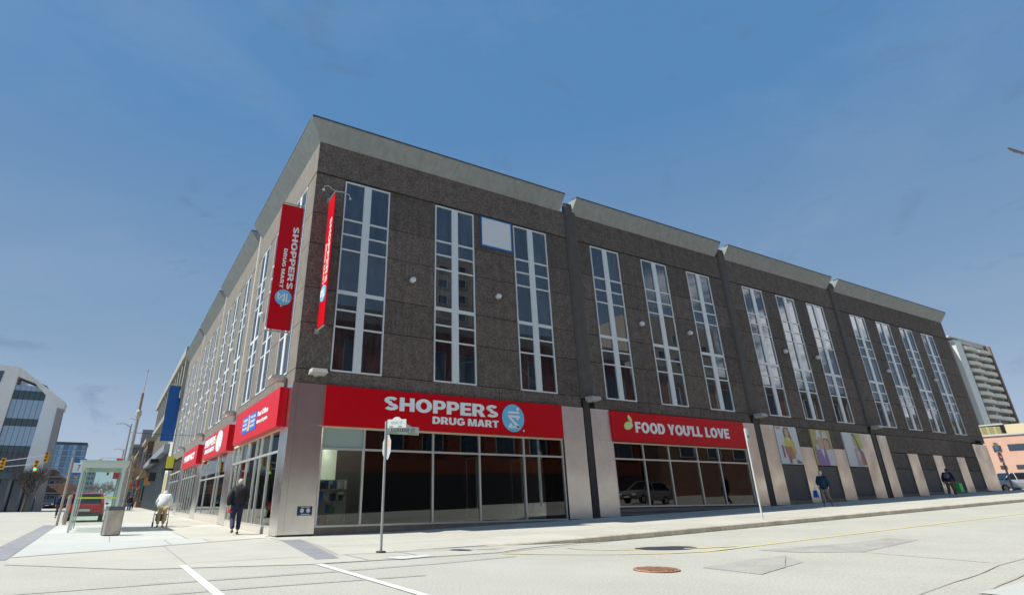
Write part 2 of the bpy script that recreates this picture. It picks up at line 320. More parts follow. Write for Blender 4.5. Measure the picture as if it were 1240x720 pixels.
def sheet(name, pts, m, parent, lift=.004, fn=rz, top=None):
    """thin ground polygon following the slope, subdivided along x by strips"""
    o = bmesh.new(); vs = [o.verts.new((x, y, 0)) for x, y in pts]; o.faces.new(vs)
    x0 = min(p[0] for p in pts); x1 = max(p[0] for p in pts)
    for x in XS:
        if x0 < x < x1: bmesh.ops.bisect_plane(o, geom=o.verts[:] + o.edges[:] + o.faces[:], plane_co=(x, 0, 0), plane_no=(1, 0, 0))
    for v in o.verts: v.co.z = fn(v.co.x) + lift
    if o.faces and sum(f.normal.z for f in o.faces) < 0: bmesh.ops.reverse_faces(o, faces=o.faces)
    me = bpy.data.meshes.new(name); o.to_mesh(me); o.free(); me.materials.append(m)
    me.update(); ob = link(name, me, parent)
    return ob
def strip(name, P, w, m, parent, lift=.004, fn=rz):
    P = [Vector((a, b, 0)) for a, b in P]; Lf = []; Rt = []
    Q = [P[0]]
    for a, b in zip(P, P[1:]):
        k = max(1, int((b - a).length / 1.5))
        for i in range(1, k + 1): Q.append(a.lerp(b, i / k))
    for i, p in enumerate(Q):
        d = (Q[min(i + 1, len(Q) - 1)] - Q[max(i - 1, 0)]).normalized(); nn = Vector((-d.y, d.x, 0)) * w / 2
        Lf.append(p + nn); Rt.append(p - nn)
    k = len(Q); V = [(v.x, v.y, fn(v.x) + lift) for v in Lf + Rt]; F = [[k + i, k + i + 1, i + 1, i] for i in range(k - 1)]
    return link(name, mesh(name, V, F, m), parent)
# sidewalk base bodies
CURB = -7.2
side = thing('sidewalk', None, None); tag(side, kind='structure')
def slab(name, x0, x1, y0, y1, m, fn=gz, parent=side, thick=.3, gap=.012, lift=.008):
    a, b, c, d = x0 + gap, x1 - gap, y0 + gap, y1 - gap
    V = [(a, c, fn(a) - thick), (b, c, fn(b) - thick), (b, d, fn(b) - thick), (a, d, fn(a) - thick), (a, c, fn(a) + lift), (b, c, fn(b) + lift), (b, d, fn(b) + lift), (a, d, fn(a) + lift)]
    F = [(0, 3, 2, 1), (4, 5, 6, 7), (0, 1, 5, 4), (1, 2, 6, 5), (2, 3, 7, 6), (3, 0, 4, 7)]
    return link(name, mesh(name, V, F, m), parent)
# bed under the slabs (shows in the joints)
def bed(x0, x1, y0, y1, parent, m=M_joint):
    xs = [x0] + [x for x in XS if x0 < x < x1] + [x1]; mb = MB()
    for a, b in zip(xs, xs[1:]):
        mb.prism([(a, y0, gz(a) - .3), (b, y0, gz(b) - .3), (b, y1, gz(b) - .3), (a, y1, gz(a) - .3)], [(a, y0, gz(a) + .001), (b, y0, gz(b) + .001), (b, y1, gz(b) + .001), (a, y1, gz(a) + .001)])
    return mb.build('slab_bed', m, parent)
bed(0.9, 58, CURB + .03, -0.02, side)
x = 1.0
while x < 57.5:
    for y0, y1 in ((CURB + .16, -4.9), (-4.9, -2.45), (-2.45, -.03)):
        slab('paving_slab', x, min(x + 3.0, 58), y0, y1, M_walk)
    x += 3.0
x = 3.5
while x < 120:
    x1 = x + 3.0; xa = x
    a, b = xa + .01, x1 - .01
    V = []
    for xx in (a, b): V += [(xx, CURB, rz(xx) - .05), (xx, CURB + .145, rz(xx) - .05), (xx, CURB + .145, gz(xx) + .01), (xx, CURB + .03, gz(xx) + .01), (xx, CURB, gz(xx) - .02)]
    F = [[0, 1, 2, 3, 4], [9, 8, 7, 6, 5]] + [[i, 5 + i, 5 + (i + 1) % 5, (i + 1) % 5] for i in range(5)]
    link('curb_stone', mesh('curb_stone', V, F, M_curb), side); x = x1
sheet('far_sidewalk', [(57.5, CURB + .16), (120, CURB + .16), (120, -3), (57.5, -.03)], M_walk, side, .006, gz)
# corner apron (warm concrete towards College, dropped to the road) and pale apron on King
zf = lambda x: 0.0
M_walk_b = M_walk
bedc = MB()
bedc.prism([(-6.62, -3.9, -.2), (-.33, -.13, -.2), (1.0, 0, -.2), (1.0, -8.8, -.2), (-1.5, -8.85, -.2), (-4.4, -8.0, -.2), (-6.5, -5.6, -.2)],
           [(-6.62, -3.9, .001), (-.33, -.13, .001), (1.0, 0, .001), (1.0, -8.8, .001), (-1.5, -8.85, .001), (-4.4, -8.0, .001), (-6.5, -5.6, .001)])
bedc.build('slab_bed', M_joint, side)
for pts in ([(-6.6, -3.98), (-3.5, -2.12), (-3.5, -8.2), (-4.4, -7.9), (-6.5, -5.6)], [(-3.47, -2.1), (-.35, -.22), (-.35, -1.6), (-.55, -7.3), (-3.47, -7.3)], [(-3.47, -7.33), (-.3, -7.33), (-.3, -8.78), (-1.5, -8.8), (-3.47, -8.2)],
            [(.30, -1.9), (.98, -1.6), (.98, -4.9), (-.02, -4.9)], [(-.04, -4.93), (.98, -4.93), (.98, -7.3), (-.40, -7.3)], [(-.27, -7.33), (.98, -7.33), (.98, -8.75), (-.27, -8.78)], [(-.30, -.2), (.98, -.02), (.98, -1.57), (.28, -1.87), (-.3, -1.55)]):
    sheet('paving_slab', pts, M_walk, side, .008, gz)
for k in range(5):   # grey paver band running out from the corner
    a = -1.62 - k * 1.28; b = a - 1.26; f = lambda y: (-.31 - (y + 1.6) * -.045 * -1, .27 + (y + 1.9) * .12)
    la, ra = -.30 + (a + 1.6) * .13, .27 + (a + 1.9) * .15; lb, rb = -.30 + (b + 1.6) * .13, .27 + (b + 1.9) * .15
    sheet('grey_paver', [(la, a), (ra, a), (rb, b), (lb, b)], M_band, side, .012, gz)
# dropped kerb zone in front of x 1..7
sheet('dropped_curb', [(1.0, -7.05), (3.49, -7.05), (6.6, -7.22), (4.6, -7.9), (2.8, -8.7), (1.0, -8.78)], M_walk, side, .010, rz)
strip('dirt_joint', [(-1.2, -8.82), (1.2, -8.84), (3.0, -8.72), (5.0, -8.05), (7.5, -7.32)], .045, M_joint, road, .013)
strip('dirt_joint', [(-.5, -7.32), (1.0, -7.3), (3.6, -7.24)], .04, M_joint, side, .014, gz)
strip('dirt_joint', [(-6.62, -3.9), (-.35, -.13)], .07, M_joint, side, .013, gz)
# pale King Street sidewalk: x -6.6..0, y -3.9..30 then narrower beyond
kbed = MB(); kbed.prism([(-6.62, -3.88, -.15), (-.05, .05, -.15), (-.05, 17.5, -.15), (-6.95, 17.5, -.15)], [(-6.62, -3.88, .001), (-.05, .05, .001), (-.05, 17.5, .001), (-6.95, 17.5, .001)])
kbed.prism([(-4.55, 17.5, -.15), (-.05, 17.5, -.15), (-.05, 170, -.15), (-5.2, 170, -.15)], [(-4.55, 17.5, .001), (-.05, 17.5, .001), (-.05, 170, .001), (-5.2, 170, .001)])
kbed.build('slab_bed', M_joint, side)
def kx(y): return -6.6 - .018 * (y + 3.9)
ys = [-3.9, .6, 3.6, 6.6, 9.6, 12.6, 15.6, 17.5]
for i, (a, b) in enumerate(zip(ys, ys[1:])):
    lm, rm = -4.0, -2.0
    if i == 0:
        sheet('paving_slab', [(-6.6, -3.82), (-3.3, -1.86), (-3.3, .57), (kx(.6), .57)], M_apron, side, .012, gz)
        sheet('paving_slab', [(-3.27, -1.84), (-2.2, -1.2), (-2.2, .57), (-3.27, .57)], M_apron, side, .012, gz)
        sheet('paving_slab', [(-2.17, -1.18), (-.3, -.06), (-.3, .57), (-2.17, .57)], M_walk, side, .012, gz)
        continue
    sheet('paving_slab', [(kx(a), a), (-4.75, a), (-4.75, b - .03), (kx(b), b - .03)], M_apron, side, .012, gz)
    sheet('paving_slab', [(-4.72, a), (-2.62, a), (-2.62, b - .03), (-4.72, b - .03)], M_apron, side, .012, gz)
    sheet('paving_slab', [(-2.59, a), (-.06, a), (-.06, b - .03), (-2.59, b - .03)], M_walk, side, .012, gz)
y = 17.5
while y < 165:
    st = 6 if y < 60 else 20
    sheet('paving_slab', [(-4.5, y), (-.06, y), (-.06, y + st - .04), (-4.5, y + st - .04)], M_walk, side, .012, gz); y += st
# grey gutter band and kerb along King
gutter = thing('gutter_band', None, None); tag(gutter, kind='structure')
y = -4.4
while y < 17:
    sheet('grey_paver', [(kx(y) - .62, y), (kx(y) - .03, y), (kx(y + 2.4) - .03, y + 2.37), (kx(y + 2.4) - .62, y + 2.37)], M_band, gutter, .007, gz); y += 2.4
# markings
strip('crosswalk_line', [(-3.56, -7.65), (-3.54, -13.6)], .13, M_paint, road, .0125)
strip('crosswalk_line', [(-1.35, -8.9), (-1.32, -15)], .13, M_paint, road, .0125)
sheet('worn_paint_patch', [(.15, -8.42), (1.15, -8.38), (1.25, -8.7), (.3, -8.98)], mat('worn_paint', (.58, .60, .58), .8, nscale=8, nvar=.2), road, .016)
strip('yellow_line', [(2.75, -8.95), (3.3, -9.55), (3.9, -10.05), (4.8, -10.5), (5.8, -10.72), (7, -10.85), (9, -10.78), (60, -10.78), (120, -10.78)], .11, M_ypaint, road, .008)
strip('yellow_line', [(4.95, -8.5), (5.0, -9.0), (5.3, -9.42), (6.1, -9.6), (7.0, -9.95), (8.6, -10.55)], .10, M_ypaint, road, .0085)
def blob(cx, cy, a, b, k=24, jit=.06, rot=0):
    r = random.Random(3); P = []
    for i in range(k):
        t = 2 * math.pi * i / k; q = 1 + r.uniform(-jit, jit); X = a * math.cos(t) * q; Y = b * math.sin(t) * q
        P.append((cx + X * math.cos(rot) - Y * math.sin(rot), cy + X * math.sin(rot) + Y * math.cos(rot)))
    return P
sheet('dark_patch', blob(7.05, -9.72, .80, .46, rot=-.25), mat('dark_oval', (.045, .048, .055), .8, nscale=5, nvar=.2), road, .012)  # near-black oval patch with a slightly uneven edge
sheet('asphalt_repair', [(9.22, -13.13), (12.57, -12.75), (12.77, -12.0), (11.1, -12.05), (8.2, -11.4), (8.3, -12.3)], M_patch, road, .005)
sheet('asphalt_repair', [(4.1, -13.1), (4.08, -14.18), (6.7, -13.32), (7.62, -12.37), (6.2, -12.5)], mat('asphalt_patch_light', (.395, .385, .345), .9, nscale=1.2, nvar=.10, fine=(30, .15)), road, .005)
strip('road_crack', [(9.2, -13.1), (9.05, -14.2), (8.9, -15.4)], .03, M_joint, road, .006)
strip('road_crack', [(4.08, -14.2), (5.4, -13.75), (7.6, -12.4)], .025, M_joint, road, .009)
strip('road_crack', [(3.82, -16.45), (5.6, -16.1), (8.6, -15.62), (14, -15.4)], .022, M_joint, road, .006)
strip('road_crack', [(4.3, -16.86), (5.8, -16.55), (8.0, -16.2), (20, -16.1)], .022, M_joint, road, .0065)
M_skid = mat('tyre_grime', (.412, .405, .352), .9, nscale=1.5, nvar=.12, fine=(25, .12))
strip('grime_track', [(-7.5, -10.3), (-4, -10.15), (-1.5, -10.12), (.6, -9.95), (2.6, -9.6)], .22, M_skid, road, .0055)
strip('grime_track', [(-6.9, -11.6), (-3.4, -11.3), (-.4, -11.4)], .16, M_skid, road, .0055)
far_side = thing('opposite_sidewalk', None, None); tag(far_side, kind='structure')
for k in range(9):
    a = 4.6 + k * 3.0
    sheet('paving_slab', [(a, -16.75 + .07 * 0), (a + 2.96, -16.5), (a + 2.96, -19.5), (a, -19.5)], M_apron, far_side, .012)
# manhole cover
mh = thing('manhole_cover', 'round rusty red grated manhole cover set in the road', 'manhole cover', (3.18, -12.92, rz(3.18) + .006))
M_rust = mat('rusty_iron', (.42, .23, .155), .8, nscale=9, nvar=.35)
MB().tube([(0, 0, -.02), (0, 0, .004)], .38, 28).build('plate', mat('rust_dark', (.09, .055, .045), .85, nscale=9, nvar=.3), mh)
rim = MB()
for k in range(28):
    a0 = 2 * math.pi * k / 28; a1 = 2 * math.pi * (k + 1) / 28
    q = lambda r, a, z: (r * math.cos(a), r * math.sin(a), z)
    rim.prism([q(.34, a0, .004), q(.38, a0, .004), q(.38, a1, .004), q(.34, a1, .004)], [q(.34, a0, .014), q(.38, a0, .014), q(.38, a1, .014), q(.34, a1, .014)])
rim.build('rim', M_rust, mh)
st = MB()
for i in range(-6, 7):
    for j in range(-6, 7):
        cx, cy = i * .052, j * .052 + (.026 if i % 2 else 0)
        if cx * cx + cy * cy < .33 ** 2: st.box(cx - .016, cx + .016, cy - .014, cy + .014, .005, .022)
tag(st.build('stud', M_rust, mh), kind='stuff')

# ------------------------------------------------------------------ the drugstore building
BLD = thing('drugstore_building', 'long dark three storey corner building with tall narrow windows and slanted grey cornice', 'building')
TOPZ, BANDZ, GRV, ROWS = 16.1, 15.37, 13.82, [5.53, 7.28, 8.70, 10.58, 11.96, 13.82]
WB, WT, WW = 5.53, 13.75, 2.08
RB = [(0.0, 13.54, [1.28, 5.66, 10.07]), (14.36, 26.3, [15.19, 19.05, 22.92]), (27.1, 39.1, [28.27, 31.90, 35.49]), (39.85, 57.25, [41.13, 44.92, 48.60, 52.26])]
LB = [(0.0, 11.5, [1.2, 4.9, 8.25]), (12.1, 23.8, [13.15, 16.85, 20.3]), (24.4, 36.1, [25.4, 29.1, 32.55]), (36.7, 49.0, [37.7, 41.4, 44.9])]
# structural core
core = MB(); core.box(.12, 57.2, .12, 49.0, 5.0, 15.4); core.box(13.0, 57.2, 5.0, 49, -.2, 5.0); core.box(25.62, 57.2, .12, 4.99, -.2, 4.99)
core.build('core_wall', M_void, BLD)
B('roof', mat('roof_gravel', (.2, .2, .19), .9), BLD, .3, 57.1, .3, 48.9, 15.402, 15.6)
def panelR(s0, s1, z0, z1, m=M_aggr, p=0.0, name='wall_panel'):
    return cbox(name, m, BLD, s0 + .012, s1 - .012, -p, .119, z0 + .014, z1 - .014)
def panelL(s0, s1, z0, z1, m=M_lite, p=0.0, name='wall_panel'):
    return cbox(name, m, BLD, -p, .119, s0 + .012, s1 - .012, z0 + .014, z1 - .014)
def window(side_, s0, individually=True, wid=WW):
    """tall window: frame, wide centre mullion, transoms and fourteen panes"""
    mp_ = (lambda a, b, z0, z1, n0, n1: (s0 + a, s0 + b, -n1, -n0, z0, z1)) if side_ == 'R' else (lambda a, b, z0, z1, n0, n1: (-n1, -n0, s0 + a, s0 + b, z0, z1))
    fr = MB()
    fw = .055
    fr.box(*mp_(0, fw, WB, WT, -.1, .03)); fr.box(*mp_(wid - fw, wid, WB, WT, -.1, .03))
    fr.box(*mp_(fw, wid - fw, WB, WB + .06, -.1, .028)); fr.box(*mp_(fw, wid - fw, WT - .06, WT, -.1, .028))
    o = fr.build('window', M_alu, BLD)
    mu = MB(); c = wid / 2; mu.box(*mp_(c - .165, c + .165, WB + .06, WT - .06, -.1, .024))
    mu.build('mullion', M_alu, o)
    tz = [(7.27, .03), (7.96, .03), (8.70, .075), (10.56, .03), (11.25, .03), (11.93, .035)]
    cells = []
    for h0, h1 in ((fw, c - .165), (c + .165, wid - fw)):
        zz = WB + .06
        tr = MB()
        for z, hw in tz:
            if individually: cbox('transom', M_alu, o, *mp_(h0, h1, z - hw, z + hw, -.09, .018))
            else: tr.box(*mp_(h0, h1, z - hw, z + hw, -.09, .018))
            cells.append((h0, h1, zz, z - hw)); zz = z + hw
        if not individually: tag(tr.build('transom', M_alu, o), kind='stuff')
        cells.append((h0, h1, zz, WT - .06))
    rr = random.Random(int(s0 * 100))
    if individually:
        for a, b, z0, z1 in cells:
            x0, x1, y0, y1, q0, q1 = mp_(a, b, z0, z1, -.05, -.035)
            t = (rr.gauss(0, .0028), 0, rr.gauss(0, .0028)) if side_ == 'R' else (0, rr.gauss(0, .002), rr.gauss(0, .002))
            cbox('pane', M_ugl, o, x0 - .01, x1 + .01, y0, y1, q0 - .01, q1 + .01, t)
    else:
        g = MB()
        for a, b, z0, z1 in cells: g.box(*mp_(a, b, z0, z1, -.05, -.035))
        tag(g.build('glazing', M_ugl, o), kind='stuff')
    return o
for (b0, b1, ws) in RB:
    segs = []; a = b0
    for w in ws: segs.append((a, w)); a = w + WW
    segs.append((a, b1))
    for a, b in segs:
        for z0, z1 in zip(ROWS, ROWS[1:]): panelR(a, b, z0, z1)
    edges = [b0] + [(ws[i] + WW + ws[i + 1]) / 2 for i in range(len(ws) - 1)] + [b1]
    for a, b in zip(edges, edges[1:]): panelR(a, b, 5.0, 5.53)
    panelR(b0, b1, GRV + .05, BANDZ)
    for w in ws: window('R', w)
for bi, (b0, b1, ws) in enumerate(LB):
    segs = []; a = b0
    for w in ws: segs.append((a, w)); a = w + 2.05
    segs.append((a, b1))
    for a, b in segs:
        for z0, z1 in zip(ROWS, ROWS[1:]): panelL(a, b, z0, z1)
    panelL(b0, b1, 4.75, 5.53); panelL(b0, b1, GRV + .05, BANDZ)
    for i, w in enumerate(ws): window('L', w, bi == 0 or (bi == 1 and i == 0), 2.05)
# pilasters
for a, b in ((13.54, 14.36), (26.3, 27.1), (39.1, 39.85)):
    mb = MB(); c = (a + b) / 2
    P = lambda z: [(a, .1, z), (a, -.02, z), (a + .14, -.10, z), (b - .14, -.10, z), (b, -.02, z), (b, .1, z)]
    mb.prism(P(5.45), P(15.95)); mb.build('pilaster', M_dark, BLD)
    mb = MB(); l0, l1 = ((13.62, 13.97) if a < 14 else (a + .13, b - .16)); mb.box(l0, l1, -.05, .1, gz(c) - .1, 5.448); mb.build('pilaster_base', mat('dark_pilaster', (.035, .034, .035), .6), BLD)
for y0 in (11.5, 23.8, 36.1):
    mb = MB(); P = lambda z: [(.1, y0, z), (-.06, y0 + .12, z), (-.06, y0 + .48, z), (.1, y0 + .6, z)]
    mb.prism(P(4.9), P(15.95)); mb.build('pilaster', mat('pale_pilaster', (.36, .34, .30), .8, nscale=2, nvar=.1), BLD)
# cornice
def cornR(x0, x1, mitre=False):
    mb = MB(); o = .57
    prof = lambda xb, xt: [(xb, .0, BANDZ), (xt, -o, TOPZ), (xt, -o, TOPZ + .05), (xb, .5, TOPZ + .05), (xb, .5, BANDZ)]
    mb.prism(prof(x0, x0 - (o if mitre else 0)), prof(x1, x1)); c = mb.build('cornice', M_corn, BLD)
    f = MB(); xm = x0 - (o if mitre else 0); f.box(xm - .01, x1 + .01, -o - .02, -o + .35, TOPZ + .051, TOPZ + .11); f.build('flashing', M_flash, c)
def cornL(y0, y1, mitre=False):
    mb = MB(); o = .57
    prof = lambda yb, yt: [(.0, yb, BANDZ), (-o, yt, TOPZ), (-o, yt, TOPZ + .05), (.5, yb, TOPZ + .05), (.5, yb, BANDZ)]
    mb.prism(prof(y0, y0 - (o if mitre else 0)), prof(y1, y1)); c = mb.build('cornice', M_corn, BLD)
    f = MB(); ym = y0 - (o if mitre else 0) + (.37 if mitre else 0); f.box(-o - .02, -o + .35, ym, y1 + .01, TOPZ + .051, TOPZ + .11); f.build('flashing', M_flash, c)
cornR(.001, 13.25, True); cornR(14.05, 26.12); cornR(26.9, 38.92); cornR(39.8, 57.25)
cornL(.001, 11.4, True); cornL(12.2, 23.7); cornL(24.5, 36.0); cornL(36.8, 49.0)
# steel cladding
def steelR(x0, x1, z1, zb=None, m=M_steel_d, split=None, p=.05):
    zb = gz((x0 + x1) / 2) + .02 if zb is None else zb
    cuts = [zb] + (split or []) + [z1]
    for a, b in zip(cuts, cuts[1:]): cbox('steel_panel', m, BLD, x0, x1, -p, .1, a + .002, b - .002)
def steelL(y0, y1, z1, m=M_steel, split=None, p=.05):
    cuts = [.03] + (split or []) + [z1]
    for a, b in zip(cuts, cuts[1:]): cbox('steel_panel', m, BLD, -p, .1, y0, y1, a + .002, b - .002)
steelR(-.05, .155, 5.0, .06, M_steel, [3.55]); steelR(.160, 1.17, 5.0, .06, M_steel, [3.55])
steelL(.101, .42, 4.95, M_steel, [3.55], .052); steelL(.425, 1.05, 4.95, M_steel, [3.55], .05)
B('corner_plinth', M_flash, BLD, -.03, 1.15, -.03, .3, -.1, .06)
M_steel_n = mat('pale_steel', (.90, .87, .84), .34, metal=1, nscale=2.2, nvar=.06, bump=.03, bscale=.8, bdet=0)
steelR(12.28, 13.56, 5.0, None, M_steel_n, [3.6]); steelR(14.02, 15.22, 5.0, None, M_steel_n, [3.6])
for a, b, z in ((25.38, 26.42, 4.97), (27.0, 28.28, 4.97), (30.48, 31.84, 3.84), (34.06, 35.42, 3.84), (37.68, 39.1, 4.93), (39.85, 41.08, 4.93), (43.42, 44.86, 3.83), (47.2, 48.58, 3.83), (50.97, 52.3, 3.8), (54.58, 57.2, 4.88)):
    steelR(a, b, z, None, M_steel_d, [3.6] if z > 4 else None)
for a, b in ((10.45, 12.3), (22.2, 24.6), (34.4, 36.9), (46.6, 49)):
    steelL(a, (a + b) / 2 - .005, 4.9, M_steel, [3.55]); steelL((a + b) / 2 + .005, b, 4.9, M_steel, [3.55])
# dark panels between the steel strips
for a, b in ((28.28, 30.48), (31.84, 34.06), (35.42, 37.68), (41.08, 43.42), (44.86, 47.2), (48.58, 50.97), (52.3, 54.58)):
    panelR(a, b, 2.8, 3.83); panelR(a, b, gz(a) + .25, 2.8, M_base, -.02)
    B('plinth', M_stone, BLD, a, b, -.01, .1, gz(a) - .2, gz(a) + .245)
for a, b in ((30.48, 31.84), (34.06, 35.42), (41.08, 54.58)): pass
for a, b in ((28.28, 32.95), (32.95, 37.68), (41.08, 46), (46, 50.6), (50.6, 54.58)): panelR(a, b, 3.845, 5.0)
# storefront windows on College Street
def storefrontR(x0, x1, z0, z1, muls, tz, bay1=None):
    fr = MB(); d0, d1 = -.03, .09; xs = [x0] + muls + [x1]
    fr.box(x0, x0 + .06, d0, d1, z0, z1); fr.box(x1 - .06, x1, d0, d1, z0, z1); fr.box(x0 + .06, x1 - .06, d0, d1, z0, z0 + .06)
    for m_ in muls: fr.box(m_ - .035, m_ + .035, d0 + .002, d1 - .002, z0 + .06, z1)
    o = fr.build('storefront_window', M_alu2, BLD)
    for a, b in zip(xs, xs[1:]):
        a2 = a + (.06 if a == x0 else .035); b2 = b - (.06 if b == x1 else .035)
        cbox('transom', M_alu2, o, a2, b2, d0 + .004, d1 - .004, tz - .035, tz + .035)
        first = bay1 and a == x0
        cbox('pane', M_sgl, o, a2, b2, .03, .042, z0 + .06, tz - .035, (random.gauss(0, .002), 0, random.gauss(0, .002)))
        cbox('pane', M_frost if first else M_sgl, o, a2, b2, .03, .042, tz + .035, z1)
    B('head_trim', mat('cream_trim', (.62, .52, .38), .6), o, x0, x1, -.05, .1, z1 + .002, z1 + .07)
    return o
sf1 = storefrontR(1.19, 12.2, .25, 3.48, [2.80, 5.67, 7.81, 10.05], 2.78, True)
sf2 = storefrontR(15.24, 25.3, .70, 3.48, [17.24, 19.03, 21.15, 22.87], 2.79)
for a, b in ((1.17, 4.1), (4.11, 8.4), (8.41, 10.6)): B('plinth', M_stone, BLD, a, b, -.02, .1, -.05, .24 - (.0 if a < 8 else .0))
B('plinth', mat('grey_plinth', (.20, .19, .19), .7), BLD, 10.61, 12.27, .0, .1, .0, .24)
for k, (a, b) in enumerate(((15.23, 22.4), (22.41, 25.37))):
    B('plinth', M_stone if k else mat('grey_plinth', (.2, .19, .19), .7), BLD, a, b, -.02 * k, .1, .1, .66)
    if not k:
        for z in (.38, .52): B('ledge', M_stone, BLD, a + .02, b - .1, -.05, -.0, z, z + .05)
# storefront windows on King Street
def storefrontL(y0, y1, muls, tz=2.72, z0=.22, z1=3.45, glassm=M_sgl_l):
    fr = MB(); d0, d1 = -.04, .06
    fr.box(d0, d1, y0, y0 + .06, z0, z1); fr.box(d0, d1, y1 - .06, y1, z0, z1); fr.box(d0, d1, y0 + .06, y1 - .06, z0, z0 + .07)
    for m_ in muls: fr.box(d0 + .002, d1 - .002, m_ - .04, m_ + .04, z0 + .07, z1)
    o = fr.build('storefront_window', M_alu2, BLD); ys_ = [y0] + muls + [y1]
    for a, b in zip(ys_, ys_[1:]):
        a2 = a + .05; b2 = b - .05
        cbox('transom', M_alu2, o, d0 + .004, d1 - .004, a2, b2, tz - .04, tz + .04)
        cbox('pane', glassm, o, .0, .012, a2, b2, z0 + .07, tz - .04); cbox('pane', glassm, o, .0, .012, a2, b2, tz + .04, z1)
    B('head_trim', MATS['cream_trim'], o, -.06, .1, y0, y1, z1 + .002, z1 + .08)
    B('sill_base', mat('pale_plinth', (.5, .46, .4), .7), o, -.05, .1, y0, y1, -.05, z0 - .003)
storefrontL(1.08, 10.4, [2.6, 4.2, 5.1, 6.9, 8.6, 9.5])
storefrontL(12.35, 22.1, [14.6, 15.6, 19.5], 2.3, .35)
storefrontL(24.65, 34.3, [26.2, 27.8, 29.4, 31.0, 32.6])
storefrontL(36.95, 46.5, [39, 41, 43, 45])
# interior of the ground floor
B('bulkhead', M_void, BLD, 1.18, 27, .101, .118, 3.552, 5.0); B('bulkhead', M_void, BLD, .101, .118, 1.05, 48.9, 3.535, 5.0)
B('shop_floor', mat('shop_floor', (.35, .34, .32), .4), BLD, .1, 13.0, .1, 48.9, .05, .19)
B('shop_ceiling', mat('shop_ceiling', (.5, .5, .48), .8), BLD, .13, 13.0, .13, 48.9, 3.75, 3.9)
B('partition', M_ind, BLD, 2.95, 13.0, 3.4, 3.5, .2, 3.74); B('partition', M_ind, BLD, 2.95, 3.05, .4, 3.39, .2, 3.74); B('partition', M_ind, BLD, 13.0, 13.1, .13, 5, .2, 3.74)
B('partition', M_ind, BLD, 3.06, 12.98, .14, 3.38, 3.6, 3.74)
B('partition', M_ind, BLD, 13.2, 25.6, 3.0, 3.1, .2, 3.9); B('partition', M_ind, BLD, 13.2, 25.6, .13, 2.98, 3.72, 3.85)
B('interior_wall', M_inw, BLD, 3.3, 3.4, 3.52, 11.19, .2, 3.74); B('interior_wall', M_in, BLD, 5.2, 5.3, 11.31, 23.49, .2, 3.74); B('interior_wall', M_inw, BLD, 3.3, 3.4, 23.61, 48.9, .2, 3.74)
B('interior_wall', M_inw, BLD, .5, 7.1, 11.2, 11.3, .2, 3.74); B('interior_wall', M_inw, BLD, .5, 7.1, 23.5, 23.6, .2, 3.74)
for y in (1.4, 3.4, 6.0, 8.6, 14.5, 17.5, 20.5, 27, 31):
    B('ceiling_light', M_strip, BLD, .9 if y > 2 else 1.2, 3.2 if y > 3.6 else 2.7, y, y + .30, 3.68, 3.74)
rr = random.Random(5)
shelfcols = [mat('stock_%s' % n_, c_, .6) for n_, c_ in (('red', (.5, .03, .04)), ('cream', (.6, .55, .42)), ('green', (.08, .3, .16)), ('blue', (.06, .15, .5)), ('white', (.75, .75, .72)), ('orange', (.65, .25, .06)))]
def shelf(x0, y0, x1, y1, h, label):
    t = thing('store_shelf', label, 'shelf', (x0, y0, .19)); d = Vector((x1 - x0, y1 - y0, 0)); ln = d.length; t.rotation_euler = (0, 0, math.atan2(d.y, d.x))
    fr = MB(); 
    for z in (.05, .45, .85, 1.25): fr.box(0, ln, 0, .4, z, z + .03)
    fr.box(0, .03, 0, .4, 0, h); fr.box(ln - .03, ln, 0, .4, 0, h); fr.box(0.03, ln - .03, .19, .21, 0, h); fr.build('rack', mat('shelf_metal', (.5, .5, .48), .5), t)
    for mi, m_ in enumerate(shelfcols):
        g = MB()
        for z in (.08, .48, .88, 1.28):
            u = .05
            while u < ln - .25:
                w = rr.uniform(.10, .28)
                if rr.randrange(6) == mi: g.box(u, u + w - .02, .03, .18, z, z + rr.uniform(.16, .32)); g.box(u, u + w - .02, .23, .38, z, z + rr.uniform(.16, .32))
                u += w
        if g.V: tag(g.build('stock', m_, t), kind='stuff')
shelf(1.3, 2.6, 1.3, 5.4, 1.6, 'stocked shop shelf behind the King Street glass nearest the steel corner column')
shelf(1.5, 6.3, 1.5, 9.8, 1.6, 'stocked shop shelf behind the King Street glass towards the entrance')
shelf(1.55, 1.3, 2.7, 1.3, 1.6, 'small stocked shelf behind the first College Street window bay')
shelf(1.4, 25.4, 1.4, 32.4, 1.6, 'stocked shelf behind the glass under the farthest red King Street sign')
# open inward door leaves seen through the College Street glass
for xh, w in ((7.74, .95), (9.98, .90)):
    d = MB(); d.box(-.03, .03, .12, .17, .34, 2.68); d.box(-.03, .03, w - .05, w, .34, 2.68); d.box(-.03, .03, .17, w - .05, .34, .42); d.box(-.03, .03, .17, w - .05, 2.6, 2.68)
    q = d.build('door', mat('bright_frame', (.8, .8, .8), .3, metal=.3), sf1, (xh, 0, 0)); B('pane', M_ugl, q, -.006, .006, .17, w - .05, .42, 2.6)
